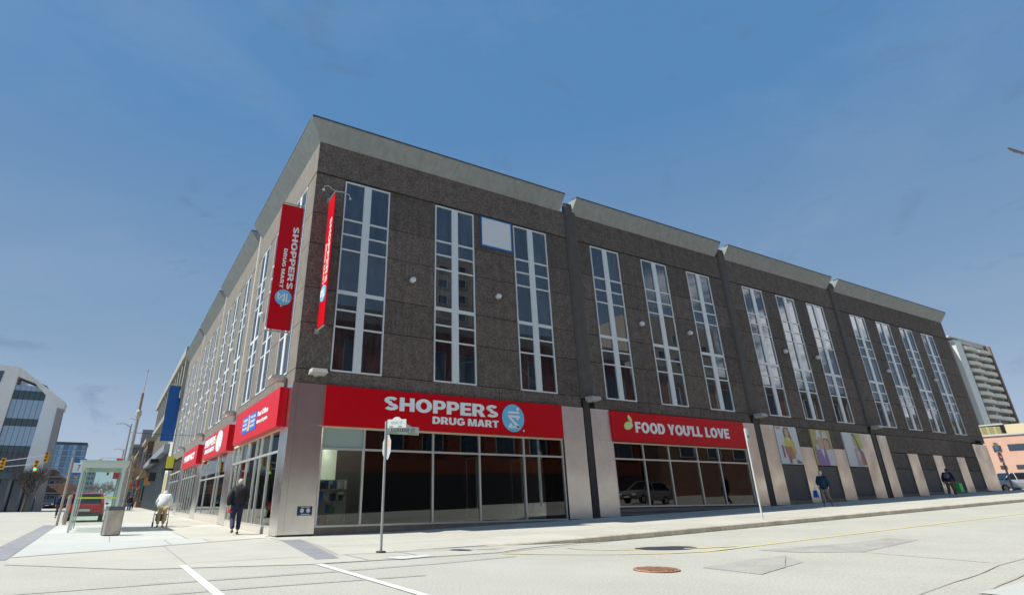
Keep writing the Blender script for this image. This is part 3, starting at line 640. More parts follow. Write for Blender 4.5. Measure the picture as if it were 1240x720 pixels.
# vents and floodlights
ventR = [4.56, 8.98, 18.3, 22.17, 31.33, 35.0, 44.33, 48.17, 51.84]
vb = MB().tube([(0, .0, 0), (0, -.14, .02), (0, -.22, -.02)], [.125, .13, .10], 14); vb.ball((0, -.2, -.02), (.10, .07, .10), 12, 6)
vm = mesh('round_vent', vb.V, vb.F, mat('vent_white', (.68, .70, .71), .5), True)
for xv in ventR: link('round_vent', vm, BLD, (xv, 0, 9.74))
vl = mesh('round_vent', [( v[1], -v[0], v[2]) for v in vb.V], vb.F, MATS['vent_white'], True)
for (b0, b1, ws) in LB:
    for i in range(len(ws) - 1): link('round_vent', vl, BLD, (0, (ws[i] + 2.05 + ws[i + 1]) / 2, 9.6))
def flood(loc, rot):
    mb = MB(); P = [(-.30, -.1, -.07), (.30, -.1, -.07), (.30, -.58, -.02), (-.30, -.58, -.02)]; Q = [(-.26, -.04, .14), (.26, -.04, .14), (.26, -.52, .12), (-.26, -.52, .12)]
    mb.prism(P, Q); mb.box(-.08, .08, -.12, .05, -.1, .1)
    return mb.build('wall_lamp', M_lamp, BLD, loc, rot)
for xl in (.75, 13.95, 26.7, 39.5): flood((xl, -.1 if xl > 2 else 0, 5.36), (0, 0, 0))
B('small_lamp', M_black, BLD, 55.5, 55.9, -.3, 0, 5.0, 5.15)
for yl in (1.3, 11.8, 24.1, 36.4): flood((-.06, yl, 5.30), (0, 0, -math.pi / 2))

# ------------------------------------------------------------------ signs
def board(name, label, kind, org, s0, s1, u0, u1, th=.12, cat='sign', m=M_red):
    fm = frame_map(kind, org); t = thing(name, label, cat, fm(0, 0, 0))
    f0 = frame_map(kind, (0, 0, 0))
    polyface('board', [(s0, u0), (s1, u0), (s1, u1), (s0, u1)], m, t, f0, 0.0, th)
    return t, f0
t, f0 = board('storefront_sign', 'long red sign reading SHOPPERS DRUG MART in white with a round blue emblem', 'S', (1.17, -.005, 3.56), 0, 11.05, 0, 1.43)
letters('SHOPPERS', (2.29, 7.53, .68, 1.19), M_white, t, f0, .04, .12)
letters('DRUG MART', (4.39, 7.53, .28, .56), M_white, t, f0, .04, .12)
emblem(t, f0, 8.31, .72, .575, .12)
polyface('trademark_dot', ellipse(8.84, .22, .04, .04, 10), M_white, t, f0, .12, .14)
t, f0 = board('storefront_sign', 'red sign reading FOOD YOU\'LL LOVE with a pale green lemon', 'S', (15.24, -.005, 3.58), 0, 10.08, 0, 1.39)
letters('FOOD', (1.53, 3.60, .44, .95), M_white, t, f0, .03, .12)
letters('YOU\'LL', (3.83, 6.42, .44, .95), M_white, t, f0, .03, .12)
letters('LOVE', (6.70, 8.66, .44, .95), M_white, t, f0, .03, .12)
polyface('lemon', [(1.05 + .29 * math.cos(a) * (1 + .12 * math.cos(a)), .74 + .19 * math.sin(a) + .05 * math.cos(a)) for a in [2 * math.pi * i / 22 for i in range(22)]], M_green, t, f0, .12, .14)
polyface('leaf', [(1.27, .92), (1.12, 1.02), (1.08, 1.16), (1.16, 1.26), (1.28, 1.16), (1.36, 1.02), (1.34, .92)], M_green, t, f0, .12, .14)
# King Street signs (face -x; s runs towards -y, so origin at the far end)
t, f0 = board('storefront_sign', 'deep red box sign with a small blue postal panel, nearest the steel corner', 'W', (-.06, 9.1, 3.50), 0, 8.65, 0, 1.38, .30)
polyface('post_panel', [(2.05, .28), (4.95, .28), (4.95, 1.0), (2.05, 1.0)], mat('post_blue', (.03, .12, .50), .5), t, f0, .30, .315)
for u in (.83, .65, .47):
    text('lettering', 'CANADA' if u > .8 else ('POST' if u > .6 else 'POSTES'), (2.2, 3.2, u - .05, u + .06), M_white, t, f0, .01, .01, .316); text('lettering', 'POSTES' if u > .8 else ('CANADA' if u > .6 else 'POST'), (3.85, 4.8, u - .05, u + .06), M_white, t, f0, .01, .01, .316)
polyface('wing_mark', [(3.35, .32), (3.72, .32), (3.75, .62), (3.62, .98), (3.38, .98), (3.45, .66)], mat('wing_orange', (.8, .45, .15), .5), t, f0, .316, .33)
text('lettering', 'Post Office', (5.15, 7.0, .72, .93), M_white, t, f0, .03, .015, .30); text('lettering', 'Bureau de poste', (5.15, 7.0, .40, .60), M_white, t, f0, .03, .015, .30)
t, f0 = board('storefront_sign', 'curved red sign over the King Street entrance with white oval emblem', 'W', (-.06, 19.9, 3.40), 0, 8.9, .0, 1.28, .30)
letters('SHOPPERS', (.5, 4.75, .66, 1.12), M_white, t, f0, .02, .30); letters('DRUG MART', (.9, 4.75, .3, .55), M_white, t, f0, .02, .30)
emblem(t, f0, 6.2, .68, .6, .30, rx=1.05, ry=.55, disc=mat('pale_emblem', (.62, .76, .84), .4))
t, f0 = board('storefront_sign', 'red sign with one white word, farthest along King Street', 'W', (-.06, 32.3, 3.38), 0, 9.1, 0, 1.25, .30)
text('lettering', 'PHARMACY', (1.3, 7.9, .42, .88), M_white, t, f0, .05, .02, .30)
# yellow and black projecting sign further on
t = thing('projecting_sign', 'small yellow and black projecting sign on the pale wall', 'sign', (-.1, 41.5, 4.4))
B('board', mat('sign_yellow', (.75, .72, .08), .5), t, -.85, -.2, -.06, .06, -.5, .55); B('frame', M_black, t, -.92, -.12, .065, .12, -.7, .4); B('bracket', M_black, t, -.2, .15, -.03, .03, .2, .26)
# blank white sign
t = thing('blank_sign', 'blank white panel in a blue frame high on the dark wall', 'sign', (8.15, -.01, 12.2))
B('panel', M_wsign, t, .03, 1.74, -.05, 0, .05, 1.52)
fb = MB(); fb.box(-.02, .03, -.07, .0, -.02, 1.57); fb.box(1.74, 1.79, -.07, .0, -.02, 1.57); fb.box(.03, 1.74, -.07, 0, -.02, .05); fb.box(.03, 1.74, -.07, 0, 1.52, 1.57); fb.build('frame', M_bluef, t)
# notice on the steel corner
t = thing('notice_plate', 'small dark blue notice plate with white symbols on the steel corner', 'sign', (.55, -.055, .63))
B('plate', mat('navy_plate', (.02, .04, .10), .5), t, 0, .5, -.012, 0, 0, .28)
for k, (a, w) in enumerate(((.09, .13), (.30, .13))):
    polyface('symbol', ellipse(a + w / 2, .15, w / 2, .07, 12), mat('symbol_grey', (.55, .6, .62), .5), t, frame_map('S', (0, 0, 0)), .012, .018)
B('symbol', MATS['symbol_grey'], t, .12, .42, -.018, -.012, .02, .045); B('symbol', MATS['symbol_grey'], t, .12, .42, -.018, -.012, .245, .262)
# posters: flat prints on panels
def poster(x0, x1, z0, z1, label, bgcol, shapes):
    t = thing('wall_poster', label, 'poster', (x0, -.055, z0)); w, h = x1 - x0, z1 - z0
    B('panel', mat('poster_bg_%d' % int(x0), bgcol, .45), t, 0, w, -.03, .06, 0, h)
    f0 = frame_map('S', (0, 0, 0)); k = 0
    for col, pts in shapes:
        k += 1; polyface('printed_shape', [(a * w, b * h) for a, b in pts], mat('print_%d_%d' % (int(x0), k), tuple(c_ * .9 + .07 for c_ in col), .5), t, f0, .03 + .002 * k, .0315 + .002 * k)
def el(cx, cy, a, b, k=16): return [(cx + a * math.cos(2 * math.pi * i / k), cy + b * math.sin(2 * math.pi * i / k)) for i in range(k)]
WH = (.62, .66, .67); SK = (.52, .33, .26)
poster(28.3, 30.42, 2.83, 4.95, 'poster of a long haired woman in a yellow top on pale ground', WH, [
    ((.20, .10, .07), [(.40, .98), (.60, .98), (.68, .75), (.74, .42), (.62, .40), (.60, .70), (.42, .72), (.36, .60), (.34, .85)]), (SK, el(.50, .83, .085, .12)), ((.62, .48, .05), [(.34, .70), (.46, .72), (.56, .55), (.64, .68), (.78, .60), (.76, .42), (.30, .44)]),
    ((.40, .16, .08), [(.26, .46), (.62, .46), (.70, .16), (.40, .12), (.30, .30)]), ((.60, .40, .06), [(.60, .48), (.72, .50), (.80, .30), (.68, .22)]), ((.35, .05, .10), [(.14, .50), (.22, .48), (.24, .16), (.16, .18)]), ((.35, .05, .10), [(.38, .22), (.50, .20), (.48, .02), (.38, .02)]),
    ((.30, .05, .06), [(.72, .14), (.98, .04), (.72, .02)]), ((.6, .3, .12), [(.02, .98), (.26, .98), (.2, .90), (.06, .92)])])
poster(31.86, 33.98, 2.83, 4.94, 'poster of two people in pale woolly hats, one in purple', (.42, .36, .14), [
    ((.60, .60, .58), [(.24, .70), (.52, .70), (.46, .98), (.32, .98)]), ((.55, .54, .52), [(.56, .74), (.86, .74), (.8, .96), (.62, .96)]), (SK, el(.42, .62, .14, .17)), ((.22, .10, .07), [(.62, .76), (.84, .76), (.9, .5), (.8, .46), (.66, .6)]), (SK, el(.70, .58, .12, .14)),
    ((.26, .12, .38), [(.08, .50), (.30, .50), (.44, .40), (.60, .46), (.66, 0), (.12, 0)]), ((.58, .62, .66), [(.34, .46), (.50, .44), (.44, .18)]), ((.62, .60, .62), [(.60, .44), (.96, .46), (.99, 0), (.66, 0)]), ((.5, .5, .48), [(.1, .56), (.26, .58), (.32, .44), (.14, .42)])])
poster(35.47, 37.64, 2.83, 4.91, 'poster of a dark haired woman on white and lime ground, third along', WH, [
    ((.42, .50, .06), [(.50, .99), (.96, .99), (.99, .55), (.80, .55), (.60, .80), (.50, .60)]), ((.16, .08, .06), [(.46, .96), (.66, .98), (.84, .50), (.92, .30), (.72, .30), (.62, .6), (.6, .86)]), (SK, [(.54, .86), (.64, .82), (.70, .50), (.62, .46), (.54, .62)]),
    ((.45, .36, .38), [(.46, .56), (.70, .48), (.86, .40), (.80, .02), (.48, .02)]), ((.26, .08, .06), [(.74, .48), (.92, .46), (.98, .06), (.84, .06)]), ((.55, .18, .06), [(.70, .30), (.80, .30), (.84, .04), (.74, .04)]), (WH, [(.60, .44), (.66, .44), (.68, .2), (.62, .2)])])
# banners
t = thing('hanging_banner', 'red vertical banner facing the street on the King Street side of the corner', 'banner', (0, 1.55, 7.2))
B('cloth', M_red, t, -.94, -.02, -.02, .02, .07, 5.6)
f0 = frame_map('BS', (-.94, -.02, 5.6))
letters('SHOPPERS', (.97, 3.82, .58, .82), M_white, t, f0, .012, .0)
letters('DRUG MART', (2.05, 3.80, .30, .44), M_white, t, f0, .012, .0)
emblem(t, f0, 4.18, .50, .33, 0.0, rot=0)
polyface('trademark_dot', ellipse(4.55, .46, .03, .03, 8), M_white, t, f0, .0, .012)
for z in (5.68, 0.0): 
    b_ = MB(); b_.tube([(-1.0, 0, z), (.2, 0, z)], .035, 8); b_.box(.0, .12, -.09, .09, z - .1, z + .1); b_.build('bracket', M_galv, t)
t = thing('hanging_banner', 'red vertical banner seen nearly edge on at the College Street side of the corner', 'banner', (.62, 0, 6.95))
B('cloth', M_red, t, -.02, .02, -.95, -.10, .08, 5.55)
f0 = frame_map('BW', (-.02, -.10, 5.55))
letters('SHOPPERS', (1.0, 3.8, .50, .74), mat('glare_tinted_letter', (.74, .56, .56), .6), t, f0, .012, .0); letters('DRUG MART', (2.05, 3.8, .22, .36), mat('glare_tinted_letter', (.74, .56, .56), .6), t, f0, .012, .0)  # white letters tinted pink: sun glare put into their colour
emblem(t, f0, 4.18, .44, .33, 0.0)
for z in (5.64, 0.0):
    b_ = MB(); b_.tube([(0, -1.0, z), (0, .0, z)], .035, 8); b_.box(-.09, .09, -.1, 0, z - .1, z + .1); b_.build('bracket', M_galv, t)
la = MB(); la.tube([(0, -.9, 5.66), (-.35, -.98, 5.78), (-.5, -1.0, 5.7), (-.52, -1.0, 5.58)], .022, 6); la.tube([(0, -.9, 5.66), (.35, -.98, 5.66), (.55, -1.0, 5.58), (.6, -1.0, 5.45)], .022, 6)
la = la.build('lamp_arm', M_galv, t); MB().ball((-.52, -1.0, 5.54), (.06, .06, .05), 8, 5).build('lamp_head', M_lamp, la); MB().ball((.6, -1.0, 5.42), (.06, .06, .05), 8, 5).build('lamp_head', M_lamp, la)
t = thing('hanging_banner', 'plain blue vertical banner far along King Street', 'banner', (0, 50.3, 7.0))
B('cloth', M_blue, t, -1.42, -.12, -.03, .03, .05, 5.95)
for z in (6.05, 0.0): b_ = MB(); b_.tube([(-1.5, 0, z), (.1, 0, z)], .05, 6); b_.build('bracket', M_galv, t)

# ------------------------------------------------------------------ street furniture
# stop sign with street name blades
t = thing('street_sign_pole', 'grey steel pole with the back of a stop sign and two street name blades', 'street sign', (.57, -7.3, .01))
MB().tube([(0, 0, 0), (.0, 0, 2.86)], .030, 10).build('pole', M_galv, t); MB().tube([(0, 0, 0), (0, 0, .03)], .12, 8).build('base_plate', M_flash, t)
ux, uy = .06, .998       # plate faces along College Street, almost edge on from here
oc = [(.31 * math.cos(math.pi / 8 + i * math.pi / 4), .31 * math.sin(math.pi / 8 + i * math.pi / 4)) for i in range(8)]
P = [(.035 + c * ux * 1.0, .0 + c * uy, 2.26 + z) for c, z in oc]; Q = [(p[0] + .006, p[1] + .0, p[2]) for p in P]
MB().prism(P, Q).build('stop_plate', mat('sign_back', (.56, .60, .60), .45, metal=.3), t)
B('sticker', mat('orange_sticker', (.8, .35, .12), .5), t, .022, .028, -.16, -.08, 2.28, 2.42)
def blade(fmk, w, h, z, txt, col, org, txcol):
    fm = frame_map(fmk, org); pts = [(0, 0), (w, 0), (w, h), (w * .78, h)] + [(w * .5 + w * .22 * math.cos(x), h + .07 * math.sin(x)) for x in (.5, 1.0, 1.57, 2.1, 2.6)] + [(w * .22, h), (0, h)]
    b = polyface('name_blade', pts, col, t, fm, -.006, .006)
    text('lettering', txt, (w * .12, w * .88, h * .34, h * .78), txcol, b, fm, .01, .003, .006)
    polyface('green_strip', [(w * .05, .02), (w * .34, .02), (w * .34, .045), (w * .05, .045)], mat('sign_green', (.25, .42, .06), .5), b, fm, .0065, .009)
    polyface('green_strip', [(w * .66, .02), (w * .95, .02), (w * .95, .045), (w * .66, .045)], MATS['sign_green'], b, fm, .0065, .009)
M_bl = mat('blade_face', (.72, .76, .74), .5); M_ink = mat('blade_ink', (.05, .06, .08), .6)
blade('S', .86, .19, 0, 'COLLEGE ST', mat('blade_shade', (.5, .54, .54), .5), (.03, 0, 2.57), M_ink)
# second blade (King) turned towards the viewer
ca, sa = math.cos(R(-38)), math.sin(R(-38))
kfm = lambda s_, u, n_: (.02 + s_ * ca + n_ * sa, -.03 + s_ * sa - n_ * ca, 2.70 + u)
pts = [(0, 0), (.47, 0), (.47, .2), (.35, .2)] + [(.235 + .10 * math.cos(x), .2 + .06 * math.sin(x)) for x in (.4, 1.0, 1.57, 2.1, 2.7)] + [(.12, .2), (0, .2)]
b = polyface('name_blade', pts, M_bl, t, kfm, -.006, .006)
text('lettering', 'KING ST', (.10, .38, .085, .15), mat('faint_ink', (.35, .38, .42), .6), b, kfm, .0, .003, .006)
polyface('green_strip', [(.05, .015), (.14, .015), (.14, .045), (.05, .045)], MATS['sign_green'], b, kfm, .0065, .009); polyface('green_strip', [(.27, .015), (.36, .015), (.36, .045), (.27, .045)], MATS['sign_green'], b, kfm, .0065, .009)
# second slim sign pole at the kerb
t = thing('parking_sign_pole', 'slim pale pole with a narrow parking plate, by the kerb under FOOD YOU\'LL LOVE', 'street sign', (15.95, -6.45, gz(16)))
MB().tube([(0, 0, 0), (0, 0, 3.2)], .032, 8).build('pole', mat('pale_pole', (.60, .63, .64), .5, metal=.3), t)
B('plate', M_wsign, t, -.02, .16, -.045, -.033, 2.75, 3.22); B('print', mat('print_green', (.1, .35, .15), .5), t, .0, .14, -.049, -.046, 2.85, 2.95)
# litter bin
t = thing('litter_bin', 'square stainless litter bin with a dark rim on the pale sidewalk', 'litter bin', (-4.72, 4.45, .012), R(12))
mb = MB(); P = [(-.23, -.23, .03), (.23, -.23, .03), (.23, .23, .03), (-.23, .23, .03)]; Q = [(x * 1.04, y * 1.04, .80) for x, y, z in P]; mb.prism(P, Q); mb.build('body', mat('bin_steel', (.50, .47, .41), .35, metal=1, nscale=4, nvar=.2), t)
MB().box(-.235, .235, -.235, .235, 0, .029).build('foot', M_black, t); MB().prism([(x * 1.1, y * 1.1, .801) for x, y, z in P], [(x * 1.12, y * 1.12, .93) for x, y, z in P]).build('rim', mat('bin_rim', (.10, .11, .12), .6), t)
mb = MB()
for sx in (-1, 1):
    for sy in (-1, 1): mb.box(sx * .24 - .012, sx * .24 + .012, sy * .24 - .012, sy * .24 + .012, .03, .80)
mb.build('corner_trim', M_galv, t)
# bus shelter
t = thing('bus_shelter', 'glazed pale green bus shelter on the King Street sidewalk', 'bus shelter', (-6.12, 7.5, .012))
M_shel = mat('shelter_frame', (.60, .66, .63), .45, metal=.2); M_sg = glass('shelter_glass', (.93, .99, .97), .97, 1.25)
Wd, Dp, Ht = 1.45, 4.6, 2.42
for px_, py_ in ((0, 0), (Wd, 0), (0, Dp), (Wd, Dp), (0, Dp / 2), (0, .42)): B('post', M_shel, t, px_ - .03, px_ + .03, py_ - .03, py_ + .03, 0, Ht)
B('roof', mat('shelter_roof', (.50, .66, .58), .35), t, -.15, Wd + .15, -.12, Dp + .12, Ht + .12, Ht + .2)
for bx in ((-.05, Wd + .05, -.05, .05), (-.05, Wd + .05, Dp - .05, Dp + .05), (-.05, .05, .05, Dp - .05), (Wd - .05, Wd + .05, .05, Dp - .05)): B('beam', M_shel, t, *bx, Ht - .08, Ht + .115)
B('glass_panel', M_sg, t, .05, Wd - .05, -.006, .006, .25, Ht - .1); B('glass_panel', M_sg, t, -.006, .006, .5, Dp / 2 - .05, .25, Ht - .1); B('glass_panel', M_sg, t, -.006, .006, Dp / 2 + .05, Dp - .05, .25, Ht - .1); B('glass_panel', M_sg, t, .05, Wd - .05, Dp - .006, Dp + .006, .25, Ht - .1)
B('safety_stripe', mat('stripe_yellow', (.70, .72, .02), .5), t, .05, Wd - .05, -.012, -.008, 1.19, 1.25)
B('notice_board', mat('notice_white', (.65, .70, .68), .5), t, Wd - .03, Wd + .0, 3.2, 4.3, .9, 2.1)
# bus stop flag
t = thing('bus_stop_sign', 'tan bus stop pole with a white and blue flag beside the shelter', 'bus stop', (-7.0, 16.2, 0))
M_tan = mat('tan_pole', (.36, .31, .26), .6, nscale=4, nvar=.15)
MB().tube([(0, 0, 0), (0, 0, 3.2)], .055, 8).build('pole', M_tan, t)
B('flag', mat('flag_white', (.70, .74, .76), .5), t, .08, .62, -.02, .02, 2.35, 3.15); B('blue_header', mat('flag_blue', (.03, .14, .45), .5), t, .08, .62, -.03, -.021, 2.95, 3.15); B('blue_footer', MATS['flag_blue'], t, .08, .62, -.03, -.021, 2.35, 2.47)
text('lettering', '7', (.28, .40, 2.55, 2.85), M_ink, t, frame_map('S', (0, 0, 0)), .0, .004, .022)
t = thing('bollard_post', 'short tan post beside the bus stop pole', 'post', (-6.75, 17.2, 0)); MB().tube([(0, 0, 0), (0, 0, 1.35)], .09, 8).build('post', M_tan, t); MB().ball((0, 0, 1.36), (.09, .09, .05), 8, 5).build('cap', M_tan, t)
# ornamental lamp pole
t = thing('street_lamp', 'tall ornamental grey lamp pole with a finial behind the litter bin', 'street lamp', (-4.5, 13.3, .01))
MB().tube([(0, 0, 0), (0, 0, .5), (0, 0, .6), (0, 0, 5.0)], [.17, .16, .10, .075], 12).build('pole', M_galv, t)
MB().tube([(0, 0, 4.95), (0, 0, 5.1), (0, 0, 5.3), (0, 0, 5.42)], [.08, .14, .14, .08], 10).build('lantern', mat('lantern_grey', (.40, .40, .38), .5), t)
MB().tube([(0, 0, 5.42), (0, 0, 6.25)], .06, 8).build('upper_pole', mat('lamp_brown', (.22, .15, .12), .6), t); MB().tube([(0, 0, 6.25), (0, 0, 7.4)], .035, 6).build('finial_rod', mat('pale_rod', (.50, .52, .55), .5), t); MB().ball((0, 0, 7.42), (.07, .07, .05), 8, 5).build('finial', M_galv, t)
MB().tube([(0, 0, 4.9), (-.35, .1, 4.98)], .03, 6).build('side_arm', M_galv, t)
# second lamp and banner poles farther along
def banner_pole(x, y, h, label, reds):
    t = thing('banner_pole', label, 'street pole', (x, y, .01)); MB().tube([(0, 0, 0), (0, 0, h)], [.11, .06], 8).build('pole', M_galv, t)
    MB().tube([(0, 0, h * .96), (-.5, 0, h * 1.0), (-1.1, 0, h * .99)], .04, 6).build('lamp_arm', M_galv, t)
    for dx, z0, z1 in reds: B('pennant', mat('pennant_red', (.62, .02, .03), .5), t, dx, dx + .42, -.02, .02, z0, z1)
banner_pole(-4.55, 34, 6.9, 'slim street pole with red pennants just behind the lamp pole', [(-.5, 3.5, 4.2), (-.5, 2.7, 3.3), (.12, 3.4, 4.1), (.12, 2.5, 3.2), (.12, 1.8, 2.4)])
banner_pole(-4.5, 66, 7.2, 'distant street pole with red pennants on King Street', [(-.5, 3.8, 4.8), (.1, 3.8, 4.8)])
w_ = MB(); w_.tube([(-4.5, 30, 5.86), (-2.2, 30.5, 5.84), (0, 31, 5.9)], .018, 4); tag(w_.build('overhead_wire', M_black, None), 'thin dark wire from the drugstore wall to the lamp pole', 'wire')
# traffic signals
def signal(x, y, z, label, lit=None, face=-1, s=1.0):
    t = thing('traffic_signal', label, 'traffic signal', (x, y, z), 0, 'yellow traffic signals over King Street')
    hb = MB().box(-.19 * s, .19 * s, -.12, .14, -.58 * s, .58 * s).build('housing', M_yel, t)
    for k, (c, on) in enumerate((((.25, .02, .02), 'r'), ((.3, .2, .02), 'a'), ((.02, .22, .12), 'g'))):
        zz = (.36 - .36 * k) * s; m_ = mat('lens_%s%s' % (on, '_lit' if lit == on else ''), c, .4, emit=(.05, .9, .45, 1.6) if lit == on else None)
        d = MB().tube([(0, -.121, zz), (0, -.14, zz)], .125 * s, 10).build('lens', m_, t); MB().tube([(0, -.14, zz + .03), (0, -.3, zz + .03)], .14 * s, 10, False).build('visor', M_yel, d)
    return t
signal(-15.7, 60, 4.9, 'yellow traffic signal at the left edge of the photo')
signal(-12.7, 60, 4.75, 'yellow traffic signal with its green light on', 'g')
signal(-12.0, 60.5, 5.7, 'yellow traffic signal, highest of the pair by the glass building')
signal(-6.7, 60, 5.0, 'yellow traffic signal hanging alone in open sky right of the blue tower')
signal(-5.75, 74, 4.8, 'small yellow traffic signal just above the shelter roof', s=.8)
signal(-9.0, 66, 4.3, 'yellow traffic signal partly behind the bus stop flag', s=.9)
for nm, (xa, xb, yy, z0, z1), lb in (('mast_arm_pole', (-21, -12.0, 60.7, 4.2, 5.9), 'mast arm reaching in from the left to the highest signal'), ('mast_arm_pole', (-21, -12.7, 60.3, 3.95, 4.95), 'lower mast arm carrying the green signal'), ('mast_arm_pole', (-3.6, -9.0, 66.4, 4.9, 4.9), 'mast arm reaching from the right sidewalk over King Street'), ('mast_arm_pole', (-3.4, -6.8, 60.4, 5.8, 5.75), 'mast arm carrying the lone signal in open sky')):
    t = thing(nm, lb, 'signal pole', (xa, yy, 0)); MB().tube([(0, 0, 0), (0, 0, z0 + .3)], .12, 8).build('pole', M_galv, t); MB().tube([(0, 0, z0), (xb - xa, 0, z1)], [.07, .035], 6).build('arm', mat('arm_pale', (.5, .5, .5), .5, metal=.3), t)
# no entry sign at the far end of College
t = thing('no_entry_sign', 'red and white no entry sign on a leaning grey pole beyond the far corner', 'street sign', (56.4, -1.0, gz(56.4)))
MB().tube([(0, 0, 0), (0, 0, 3.5)], .07, 8).build('pole', mat('grey_post', (.22, .25, .28), .5, metal=.4), t)
f0 = frame_map('S', (0, .0, 0)); d = polyface('plate', [(-.85, 2.05), (-.02, 2.05), (-.02, 2.9), (-.85, 2.9)], mat('plate_white', (.6, .62, .62), .5), t, f0, .08, .10)
polyface('disc', ellipse(-.44, 2.48, .36, .36, 20), mat('entry_red', (.50, .01, .02), .5), d, f0, .10, .11); polyface('bar', [(-.68, 2.42), (-.2, 2.42), (-.2, 2.54), (-.68, 2.54)], M_white, d, f0, .11, .12)
polyface('plate', [(-.9, 3.0), (-.25, 3.0), (-.25, 3.55), (-.9, 3.55)], M_galv, t, f0, .08, .10)
# street lamp whose arm tip enters at the right edge
t = thing('street_lamp', 'street lamp whose arm tip pokes in at the right edge of the sky', 'street lamp', (24.5, -17.6, .4))
MB().tube([(0, 0, 0), (0, 0, 9.4)], [.12, .08], 8).build('pole', M_galv, t); MB().tube([(0, 0, 9.3), (-1.5, .3, 10.4), (-5.0, .95, 10.9), (-6.6, 1.1, 10.55)], [.06, .05, .045, .04], 8).build('arm', M_galv, t)
MB().tube([(-6.5, 1.1, 10.6), (-7.3, 1.1, 10.42), (-8.0, 1.1, 10.3)], [.035, .05, .025], 8).build('lamp_head', mat('lamp_head_grey', (.16, .16, .16), .6), t)

# ------------------------------------------------------------------ cars
M_cglass = mat('car_glass', (.015, .02, .025), .05, ior=1.6, spec=.6)
M_tyre = mat('tyre', (.02, .02, .02), .8); M_rimm = mat('wheel_rim', (.45, .45, .46), .3, metal=.8)
def car(label, loc, rz_, paint, kind='suv', group=None):
    """local: length along +y (front), centred at the rear-to-front middle"""
    t = thing('parked_car', label, 'car', loc, rz_, group)
    pm = mat('paint_' + label[:12], paint, .25, metal=.2, ior=1.5, spec=.7)
    Lh = 2.2; w = .92
    if kind == 'suv':
        top = [(-Lh, .55, .95), (-Lh + .12, .38, 1.05), (-1.4, .32, 1.08), (.6, .32, 1.05), (1.5, .34, 1.0), (Lh - .1, .42, .88), (Lh, .55, .72)]
        roof = [(-Lh + .10, 1.06), (-Lh + .42, 1.62), (-1.0, 1.70), (.2, 1.66), (1.15, 1.04)]
    else:
        top = [(-Lh, .5, .92), (-Lh + .1, .34, 1.0), (-1.4, .28, .98), (.6, .28, .95), (1.5, .3, .90), (Lh - .1, .38, .78), (Lh, .5, .62)]
        roof = [(-1.85, .99), (-1.0, 1.42), (-.3, 1.46), (.35, 1.40), (1.25, .92)]
    V = []; F = []
    for i, (y, zb, zt) in enumerate(top):
        k = .86 if i in (0, len(top) - 1) else (.96 if i in (1, len(top) - 2) else 1)
        for sx, z in ((-.90, zb), (-1.0, zb + .12), (-1.0, (zb + zt) / 2 + .1), (-.93, zt), (-.6, zt + .02), (.6, zt + .02), (.93, zt), (1.0, (zb + zt) / 2 + .1), (1.0, zb + .12), (.90, zb)): V.append((sx * w * k, y, z))
    for i in range(len(top) - 1):
        for k in range(10): a = i * 10 + k; b = i * 10 + (k + 1) % 10; F.append([a, b, b + 10, a + 10])
    F.append(list(range(10))[::-1]); F.append([len(V) - 10 + k for k in range(10)])
    body = mesh('body', V, F, pm); bm = bmesh.new(); bm.from_mesh(body); bmesh.ops.recalc_face_normals(bm, faces=bm.faces[:]); bm.to_mesh(body); bm.free()
    bo = link('body', body, t)
    V = []; F = []
    for y, z in roof:
        base = z < 1.1
        ww = .86 if base else .70
        V += [(-ww * w, y, z), (ww * w, y, z)]
    n_ = len(roof)
    gl = MB(); P = [(-(.90 if z < 1.1 else .72) * w, y, z) for y, z in roof]; Q = [(-x, y, z) for x, y, z in P]; gl.prism(P, Q); go = gl.build('glasshouse', M_cglass, t)
    rf = MB()
    for (y0, z0), (y1, z1) in zip(roof[1:-2], roof[2:-1]):
        rf.prism([(-.73 * w, y0, z0 - .03), (.73 * w, y0, z0 - .03), (.73 * w, y1, z1 - .03), (-.73 * w, y1, z1 - .03)], [(-.70 * w, y0, z0 + .03), (.70 * w, y0, z0 + .03), (.70 * w, y1, z1 + .03), (-.70 * w, y1, z1 + .03)])
    rf.build('roof', pm, t)
    for sx in (-1, 1):
        def pil(ya, za, yb, zb_, th=.05): MB().tube([(sx * w * .905, ya, za), (sx * w * .735, yb, zb_)], th, 4).build('pillar', pm, t)
        pil(roof[0][0], roof[0][1], roof[1][0], roof[1][1], .07); pil(roof[-1][0], roof[-1][1], roof[-2][0], roof[-2][1], .045); pil(-.1, 1.03, -.1, roof[2][1] - .02, .04)
    for sx in (-1, 1):
        for yy in (-1.32, 1.34):
            x0, x1 = sx * (w - .2), sx * (w + .015); h = MB().tube([(x0, yy, .33), (x1, yy, .33)], .33, 16).build('wheel', M_tyre, t)
            MB().tube([(x1, yy, .33), (x1 + sx * .012, yy, .33)], .20, 12).build('rim', M_rimm, h)
        B('headlight', mat('headlight', (.75, .78, .8), .2), t, sx * .74 - .16, sx * .74 + .16, Lh - .08, Lh + .005, .62, .76)
        B('taillight', mat('taillight', (.45, .01, .015), .3), t, sx * .78 - .10, sx * .78 + .10, -Lh - .012, -Lh + .05, .78, 1.02)
        B('mirror', pm, t, sx * (w + .09) - .08, sx * (w + .09) + .08, .78, .9, 1.0, 1.13)
    B('bumper', mat('bumper_dark', (.05, .05, .055), .6), t, -.80, .80, -Lh - .03, -Lh + .1, .36, .56); B('grille', MATS['bumper_dark'], t, -.5, .5, Lh - .05, Lh + .02, .42, .66)
    B('number_plate', mat('plate_face', (.6, .62, .66), .5), t, -.26, .26, -Lh - .04, -Lh - .031, .62, .76); B('number_plate', MATS['plate_face'], t, -.26, .26, Lh + .021, Lh + .03, .44, .56)
    return t
